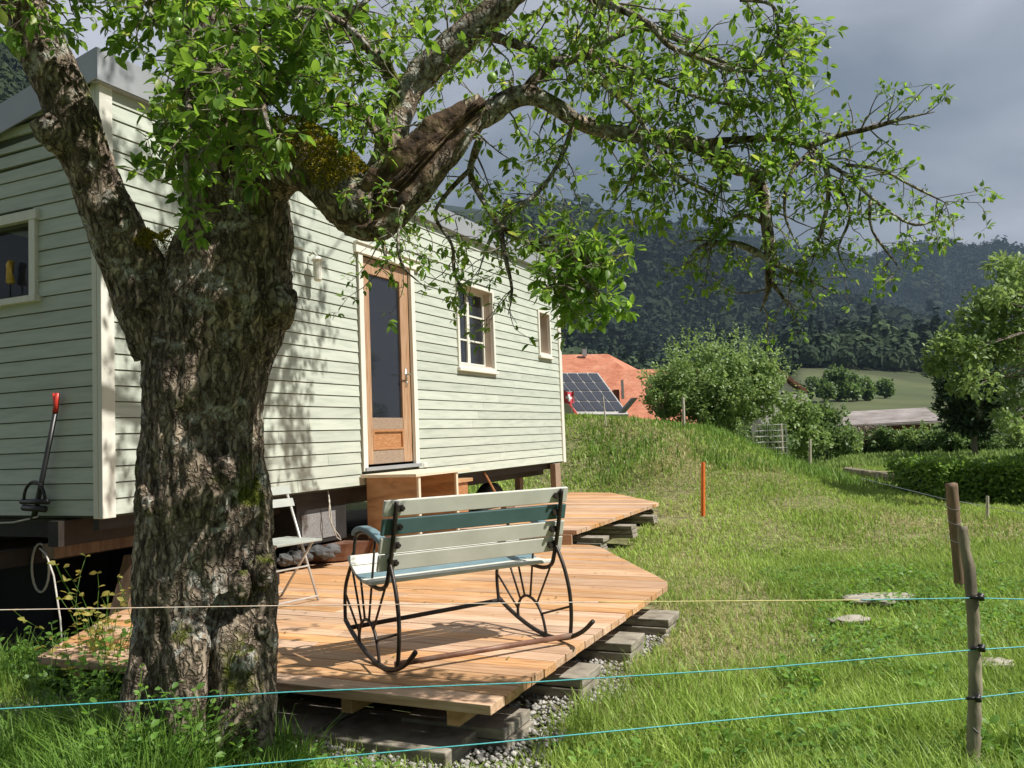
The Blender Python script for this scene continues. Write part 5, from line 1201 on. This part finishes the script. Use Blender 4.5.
# flag
fl=empty('flag',at(572,420,27),'small red flag with white cross in front of the solar roof','flag')
b=MB(); b.tube([at(570.5,424,27),at(574.5,390,27)],.012,6); b.build('flag_pole',M['steel'],fl)
def flagp(s,t): 
    p=at(574,391,27)+Vector((-s*.34,0,-t*.38-.03*math.sin(s*4))); p.y+=.05*math.sin(s*7+t*2); return p
b=MB(); n=10
vs=[flagp(i/n,j/n) for i in range(n+1) for j in range(n+1)]; fcs=[];ms=[]
for i in range(n):
    for j in range(n):
        cross=((i in(4,5)) and 2<=j<=7) or ((j in (4,5)) and 2<=i<=7); b.add([vs[i*(n+1)+j],vs[(i+1)*(n+1)+j],vs[(i+1)*(n+1)+j+1],vs[i*(n+1)+j+1]],[(0,1,2,3)],1 if cross else 0)
b.build('flag_cloth',[mk('red flag cloth',[(.55,.04,.06),(.62,.07,.09)],5,.8),mk('white flag cloth',[(.8,.78,.78),(.85,.83,.83)],5,.8)],fl)
# white gabled house
wh=empty('gabled_house',at(780,440,66),'white house with red brown gable eave behind the apple tree','house')
p0=at(752,392,66);p1=at(799,392,66); zbox(Vector((p0.x,64,0)),Vector((p1.x,72,0)),-2.8,at(798,395,66).z,'wall',M['plaster'],wh)
ap=at(770,366,64); lo=at(807,393,64); lf=at(733,393,64)
mb=MB()
for q_ in (lo,lf):
    mb.hexa([ap,q_,q_+Vector((0,9,0)),ap+Vector((0,9,0)),ap+Vector((0,0,.35)),q_+Vector((0,0,.3)),q_+Vector((0,9,.3)),ap+Vector((0,9,.35))])
mb.build('roof',M['eavewood'],wh)
mb=MB(); mb.add([at(770,369,64.4),at(799,392.5,64.4),at(741,392.5,64.4)],[(0,1,2)]); mb.build('gable',M['plaster'],wh)
mb=MB(); mb.tube([at(797,397,63.8),at(797,440,63.8)],.12,6); mb.build('corner_post',M['weathered'],wh)
# long shed
sd2=empty('shed',at(890,436,60),'long low shed with greyed shingle roof beyond the shrubs','shed')
r0=at(846,411.5,64);r1=at(926,407.5,64);e1=at(943,420,57);e0=at(836,425.5,57)
mb=MB(); th=Vector((0,0,-.18)); mb.hexa([e0+th,e1+th,r1+th,r0+th,e0,e1,r1,r0]); kb1=at(926,414,72); kb0=at(846,418,72); mb.hexa([r0+th,r1+th,kb1+th,kb0+th,r0,r1,kb1,kb0]); mb.build('roof',M['tileold'],sd2)
zbox(Vector((at(842,430,58).x,58.2,0)),Vector((at(936,430,58).x,70,0)),-3.2,at(890,424,58).z-.1,'wall',M['eavewood'],sd2)
for x in (846,880,912,938):
    p=at(x,430,57.4); mb=MB(); mb.tube([Vector((p.x,57.4,-3.2)),Vector((p.x,57.4,at(x,424,57.4).z-.1))],.09,6); mb.build('post',M['eavewood'],sd2)

# ---------------------------------------------------------------- hills and mountains
A_=np.linspace(-1.25,1.25,420); YY=np.concatenate([np.linspace(110,700,60),np.linspace(720,1700,60),np.linspace(1740,3400,44)])
def elev(a,y):
    """tangent of elevation seen from the meadow"""
    x=512+F*a; H=lambda yy: (hz(x)-yy)/F
    near=np.interp(x,[-600,-200,0,40,120,300,520,640,760,800,870,930,1000,1100,1500],[60,45,50,115,200,300,388,392,396,362,366,372,376,368,350])   # top of near slope / forest foot
    mid=np.interp(x,[-600,0,60,300,540,600,660,720,780,840,900,960,1024,1200,1500],[20,30,90,200,212,222,236,258,284,306,322,334,340,330,300])
    farr=np.interp(x,[-600,0,300,540,640,700,760,820,870,905,935,960,1000,1030,1100,1500],[10,20,190,208,222,230,240,256,262,254,247,249,247,250,240,200])
    e0=-2.9/110
    ks=[110,170,430,640,1500,1900,2600,3400]
    hillL=sst(-.28,-.62,a)
    E=[np.full_like(x,e0),H(np.interp(x,[-200,40,800,860,1024],[300,380,414,412,410])),H(near+8),H(near-14),H(mid),H(mid)-.035,H(farr),H(farr)-.05]
    E[1]=np.minimum(E[1],E[2]-.01)
    out=np.zeros(np.broadcast(a,y).shape); E=[np.broadcast_to(e,out.shape) for e in E]
    for i in range(len(ks)-1):
        t=(y-ks[i])/(ks[i+1]-ks[i]); w=(t>=0)&(t<=1); tt=t*t*(3-2*t) if i in (3,4,5) else t
        out=np.where(w,E[i]*(1-tt)+E[i+1]*tt,out)
    return out
def hillz(a,y):
    z=elev(a,y)*y; x=a*y
    n=(fbm(x/260+3,y/260,5)-.5)*np.interp(y,[110,430,900,1500,3400],[0,5,60,60,90])
    g=(1-np.abs(2*fbm(x/420+30,y/600+7,4)-1))
    return z+n*np.where(y>1400,.55,1)-(1-g)*np.interp(y,[600,900,1400,1500,2200,2600,3400],[0,40,10,0,70,5,60])
AA,YG=np.meshgrid(A_,YY,indexing='ij'); ZZ=hillz(AA,YG); XX=AA*YG
na,nyy=AA.shape; idx=np.arange(na*nyy).reshape(na,nyy); Q=np.stack([idx[:-1,:-1],idx[1:,:-1],idx[1:,1:],idx[:-1,1:]],-1).reshape(-1,4)
isf=(YG>455)|((AA<-.3)&(YG>250))
fieldn=fbm(XX/60,YG/60,3)
c_field=np.array([.05,.072,.026])[None,None]*(1-fieldn[...,None])+np.array([.082,.092,.04])[None,None]*fieldn[...,None]
tint=np.where(isf[...,None],np.array([.010,.018,.010]),c_field)  # forest floor tint darkened in place of a cloud's shadow
# pale rock faces
for (x,y_,rx,ry) in ((868,283,16,9),(850,296,10,6),(905,262,6,4),(705,290,5,5)):
    pass
m=attrmat('hill ground',0,1)
N=m.node_tree.nodes; L=m.node_tree.links; b=N['Principled BSDF']; a_=[n for n in N if n.type=='ATTRIBUTE'][0]
tcn=N.new('ShaderNodeTexCoord'); no=N.new('ShaderNodeTexNoise'); no.inputs['Scale'].default_value=.02; no.inputs['Detail'].default_value=10; L.new(tcn.outputs['Object'],no.inputs['Vector'])
mr=N.new('ShaderNodeMapRange'); mr.inputs['From Min'].default_value=.35; mr.inputs['From Max'].default_value=.65; mr.inputs['To Min'].default_value=.7; mr.inputs['To Max'].default_value=1.3; L.new(no.outputs['Fac'],mr.inputs['Value'])
hsn=N.new('ShaderNodeHueSaturation'); L.new(mr.outputs[0],hsn.inputs['Value']); L.new(a_.outputs['Color'],hsn.inputs['Color']); L.new(hsn.outputs[0],b.inputs['Base Color'])
npmesh('mountains',np.stack([XX,YG,ZZ],-1).reshape(-1,3),Q,m,tint=tint.reshape(-1,3),smooth=True,kind='structure')
# forest cover: lumpy crowns
import itertools
def ico(sub):
    t=(1+5**.5)/2; v=[(-1,t,0),(1,t,0),(-1,-t,0),(1,-t,0),(0,-1,t),(0,1,t),(0,-1,-t),(0,1,-t),(t,0,-1),(t,0,1),(-t,0,-1),(-t,0,1)]
    v=[np.array(p)/np.linalg.norm(p) for p in v]
    f=[(0,11,5),(0,5,1),(0,1,7),(0,7,10),(0,10,11),(1,5,9),(5,11,4),(11,10,2),(10,7,6),(7,1,8),(3,9,4),(3,4,2),(3,2,6),(3,6,8),(3,8,9),(4,9,5),(2,4,11),(6,2,10),(8,6,7),(9,8,1)]
    for _ in range(sub):
        nf=[];c={}
        def mid_(a,b):
            k=(min(a,b),max(a,b))
            if k not in c: p=v[a]+v[b]; v.append(p/np.linalg.norm(p)); c[k]=len(v)-1
            return c[k]
        for (a,b2,d2) in f: x_,y_,z_=mid_(a,b2),mid_(b2,d2),mid_(d2,a); nf+=[(a,x_,z_),(b2,y_,x_),(d2,z_,y_),(x_,y_,z_)]
        f=nf
    return np.array(v),np.array(f)
def forest(name,n,y0,y1,a0,a1,size,nf,mat,seed,fw=1.,gain=1.):
    """every tree is a crown of nf ragged leaf-mass faces round an ellipsoid"""
    r=np.random.default_rng(seed); y=np.sqrt(r.uniform(y0**2,y1**2,n)); a=r.uniform(a0,a1,n)
    # stands and clearings: tree size follows patches
    x=a*y; pt_=fbm(x/45+9,y/70,3); z=hillz(a,y); s=size*(.35+1.2*pt_)*np.exp(r.normal(0,.28,n)); con=(r.random(n)<np.where(fbm(x/120,y/150+5,3)>.52,.6,.1)*(.35 if y1<1000 else 1))
    d=unit(r.normal(0,1,(n*nf,3))); d[:,2]=np.abs(d[:,2])*1.1-.35; d=unit(d); sr=np.repeat(s,nf); cn=np.repeat(con,nf)
    hgt=np.where(cn,2.1,1.15); rad=np.where(cn,.62*np.clip(1.05-d[:,2],.1,1.2),1.)*r.uniform(.72,1.12,n*nf)
    P=np.stack([np.repeat(x,nf)+d[:,0]*sr*rad,np.repeat(y,nf)+d[:,1]*sr*rad,np.repeat(z+s*.7,nf)+d[:,2]*sr*hgt*r.uniform(.8,1.1,n*nf)],1)
    T=unit(np.cross(d,r.normal(0,1,d.shape))); B_=np.cross(d,T)+d*r.normal(0,.28,(n*nf,1)); w=(fw*sr*r.uniform(.3,.5,n*nf))[:,None]
    T=T+d*r.normal(0,.18,(n*nf,1))
    V=np.stack([P-T*w,P-B_*w*.8,P+T*w,P+B_*w*.8],1).reshape(-1,3); Q=np.arange(n*nf*4).reshape(-1,4)
    ci=np.clip(.42+1.3*(fbm(x/160+40,y/210,3)-.5)+.9*(pt_-.5)+r.normal(0,.16,n),0,1); ci=np.where(con,ci*.3,ci); ci=np.repeat(ci,nf*4)[:,None]*np.repeat(r.uniform(.88,1.12,n*nf),4)[:,None]
    tint=(np.array([.012,.022,.013])*(1-ci)+np.array([.042,.064,.022])*ci)*gain  # cloud shadow put into the crown colours, kept very dark
    npmesh(name,V,Q,mat,tint=tint,kind='stuff')
M['forest']=attrmat('distant woodland',.1,1)
forest('woodland_slope',4300,440,820,.0,.70,5.6,120,M['forest'],61,.62,1.7)
forest('woodland_slope',5200,800,1080,0,.72,6.4,50,M['forest'],65,.85,1.1)
forest('woodland_slope',18000,1040,1800,0,.74,7.4,18,M['forest'],62,1,.75)
forest('woodland_slope',22000,1900,2750,0,.76,9,8,M['forest'],63,1,.6)
forest('woodland_slope',4200,240,520,-.8,-.42,3.6,30,M['forest'],64)
# trees on the far field
ft=[(825,404,384,230,20,1.2),(838,405,372,235,22,1.5),(857,404,378,240,24,1.6),(868,403,388,240,14,1),(885,397,379,260,14,1),(812,372,364,330,10,1),(838,370,362,340,12,1),(802,390,372,230,16,1),(846,406,390,235,30,1.3)]
lab=['bushy field tree at the left end of the hedgerow on the far meadow','tall airy tree in the hedgerow on the far meadow','broad tree in the hedgerow on the far meadow','small tree at the right end of the far hedgerow','lone round tree on the far meadow above the shed','tiny tree on the upper far meadow, left one','tiny tree on the upper far meadow, right one','dark tree behind the white house on the far meadow','low bush under the tall airy hedgerow tree']
for i,((x,yb,yt,Yd,w,tp),l) in enumerate(zip(ft,lab)):
    base=at(x,yb,Yd); a=base.x/Yd; base.z=float(hillz(np.array([a]),np.array([float(Yd)]))[0]); H=(yb-yt)/F*Yd
    root=empty('field_tree',base,l,'tree','trees on the far meadow'); rad=rp(w/2,Yd)
    b=MB(); b.tube([base,base+Vector((0,0,H*.5))],[.4,.25],6); b.build('trunk',M['twig'],root)
    foliage('crown',1500,(base.x,base.y,base.z+H*.58),(rad,rad,H*.45),90+i,.95,M['shrubB'] if i!=7 else M['shrubC'],root,14,.36,.8)

# ---------------------------------------------------------------- air
b=MB(); b.obox((-4200,-3100,-6),(8400,0,0),(0,6800,0),(0,0,1500)); 
hm=bpy.data.materials.new('thin blue haze'); hm.use_nodes=True; nt=hm.node_tree; nt.nodes.clear(); o_=nt.nodes.new('ShaderNodeOutputMaterial'); pv=nt.nodes.new('ShaderNodeVolumePrincipled'); pv.inputs['Color'].default_value=(.42,.60,.80,1); pv.inputs['Density'].default_value=.000085; pv.inputs['Anisotropy'].default_value=.0; pv.inputs['Density Attribute'].default_value=''; hm.cycles.homogeneous_volume=True
nt.links.new(pv.outputs[0],o_.inputs['Volume'])
HAZE=b.build('haze',hm,kind='stuff')

# ---------------------------------------------------------------- light

sv=Vector((math.cos(SEL)*math.cos(SAZ),math.cos(SEL)*math.sin(SAZ),math.sin(SEL)))
sl=bpy.data.lights.new('sun','SUN'); sl.energy=5.0; sl.angle=math.radians(.53); sl.color=(1,.955,.88)
so_=bpy.data.objects.new('sun',sl); so_.rotation_euler=sv.to_track_quat('Z','Y').to_euler(); COL.objects.link(so_)
w=bpy.data.worlds.new('World'); scene.world=w; w.use_nodes=True; N=w.node_tree.nodes; L=w.node_tree.links; bg=N['Background']
sky=N.new('ShaderNodeTexSky'); sky.sky_type='NISHITA'; sky.sun_disc=False; sky.sun_elevation=SEL; sky.sun_rotation=math.radians(90)-SAZ
bg.inputs['Strength'].default_value=.07; L.new(sky.outputs[0],bg.inputs['Color'])
tc=N.new('ShaderNodeTexCoord')
sep=N.new('ShaderNodeSeparateXYZ'); L.new(tc.outputs['Generated'],sep.inputs[0])
mp=N.new('ShaderNodeMapping'); mp.inputs['Scale'].default_value=(1,1,2.1); mp.inputs['Location'].default_value=(.35,.1,.2); L.new(tc.outputs['Generated'],mp.inputs[0])
no=N.new('ShaderNodeTexNoise'); no.inputs['Scale'].default_value=2.3; no.inputs['Detail'].default_value=6; no.inputs['Roughness'].default_value=.46; no.inputs['Distortion'].default_value=.5; L.new(mp.outputs[0],no.inputs['Vector'])
# cloud deck is thinner (brighter) higher up and towards both sides
ma=N.new('ShaderNodeMath'); ma.operation='MULTIPLY_ADD'; ma.inputs[1].default_value=.45; L.new(sep.outputs['Z'],ma.inputs[0]); L.new(no.outputs['Fac'],ma.inputs[2])
ab=N.new('ShaderNodeMath'); ab.operation='SUBTRACT'; ab.inputs[1].default_value=.12; L.new(sep.outputs['X'],ab.inputs[0])
sq=N.new('ShaderNodeMath'); sq.operation='POWER'; sq.inputs[1].default_value=2; L.new(ab.outputs[0],sq.inputs[0])
m2=N.new('ShaderNodeMath'); m2.operation='MULTIPLY_ADD'; m2.inputs[1].default_value=1.1; L.new(sq.outputs[0],m2.inputs[0]); L.new(ma.outputs[0],m2.inputs[2])
cr_=N.new('ShaderNodeValToRGB'); e=cr_.color_ramp.elements; e[0].position=.50; e[0].color=(.095,.115,.145,1); e[1].position=1.0; e[1].color=(.50,.50,.56,1); x_=e.new(.66); x_.color=(.17,.19,.23,1); x_=e.new(.84); x_.color=(.38,.39,.44,1)
L.new(m2.outputs[0],cr_.inputs[0])
bg2=N.new('ShaderNodeBackground'); bg2.inputs['Strength'].default_value=1; mrY=N.new('ShaderNodeMapRange'); mrY.inputs['From Min'].default_value=-.5; mrY.inputs['From Max'].default_value=.5; mrY.inputs['To Min'].default_value=.24; mrY.inputs['To Max'].default_value=1; L.new(sep.outputs['Y'],mrY.inputs['Value'])  # sky dimmed behind the camera to darken the wagon's end wall
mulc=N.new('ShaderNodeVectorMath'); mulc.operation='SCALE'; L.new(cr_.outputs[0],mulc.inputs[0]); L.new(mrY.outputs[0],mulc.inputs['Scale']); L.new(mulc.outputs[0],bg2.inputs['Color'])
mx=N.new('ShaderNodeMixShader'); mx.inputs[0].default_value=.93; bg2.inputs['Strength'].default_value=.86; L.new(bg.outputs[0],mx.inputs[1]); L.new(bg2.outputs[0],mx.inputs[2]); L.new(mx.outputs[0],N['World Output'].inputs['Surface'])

# ---------------------------------------------------------------- camera
cd=bpy.data.cameras.new('camera'); cam=bpy.data.objects.new('camera',cd); COL.objects.link(cam); scene.camera=cam
cd.sensor_width=36; cd.lens=F/1024*36; cd.clip_start=.05; cd.clip_end=20000
mt=Matrix.Identity(4)
for i in range(3): mt[i][0]=R[i][0]; mt[i][1]=-R[i][1]; mt[i][2]=-R[i][2]
cam.matrix_world=mt
vs=scene.view_settings; vs.view_transform='Standard'; vs.look='None'; vs.gamma=1; vs.exposure=0.6; vs.use_curve_mapping=False
scene.cycles.max_bounces=8; scene.cycles.volume_bounces=0; scene.cycles.transparent_max_bounces=16
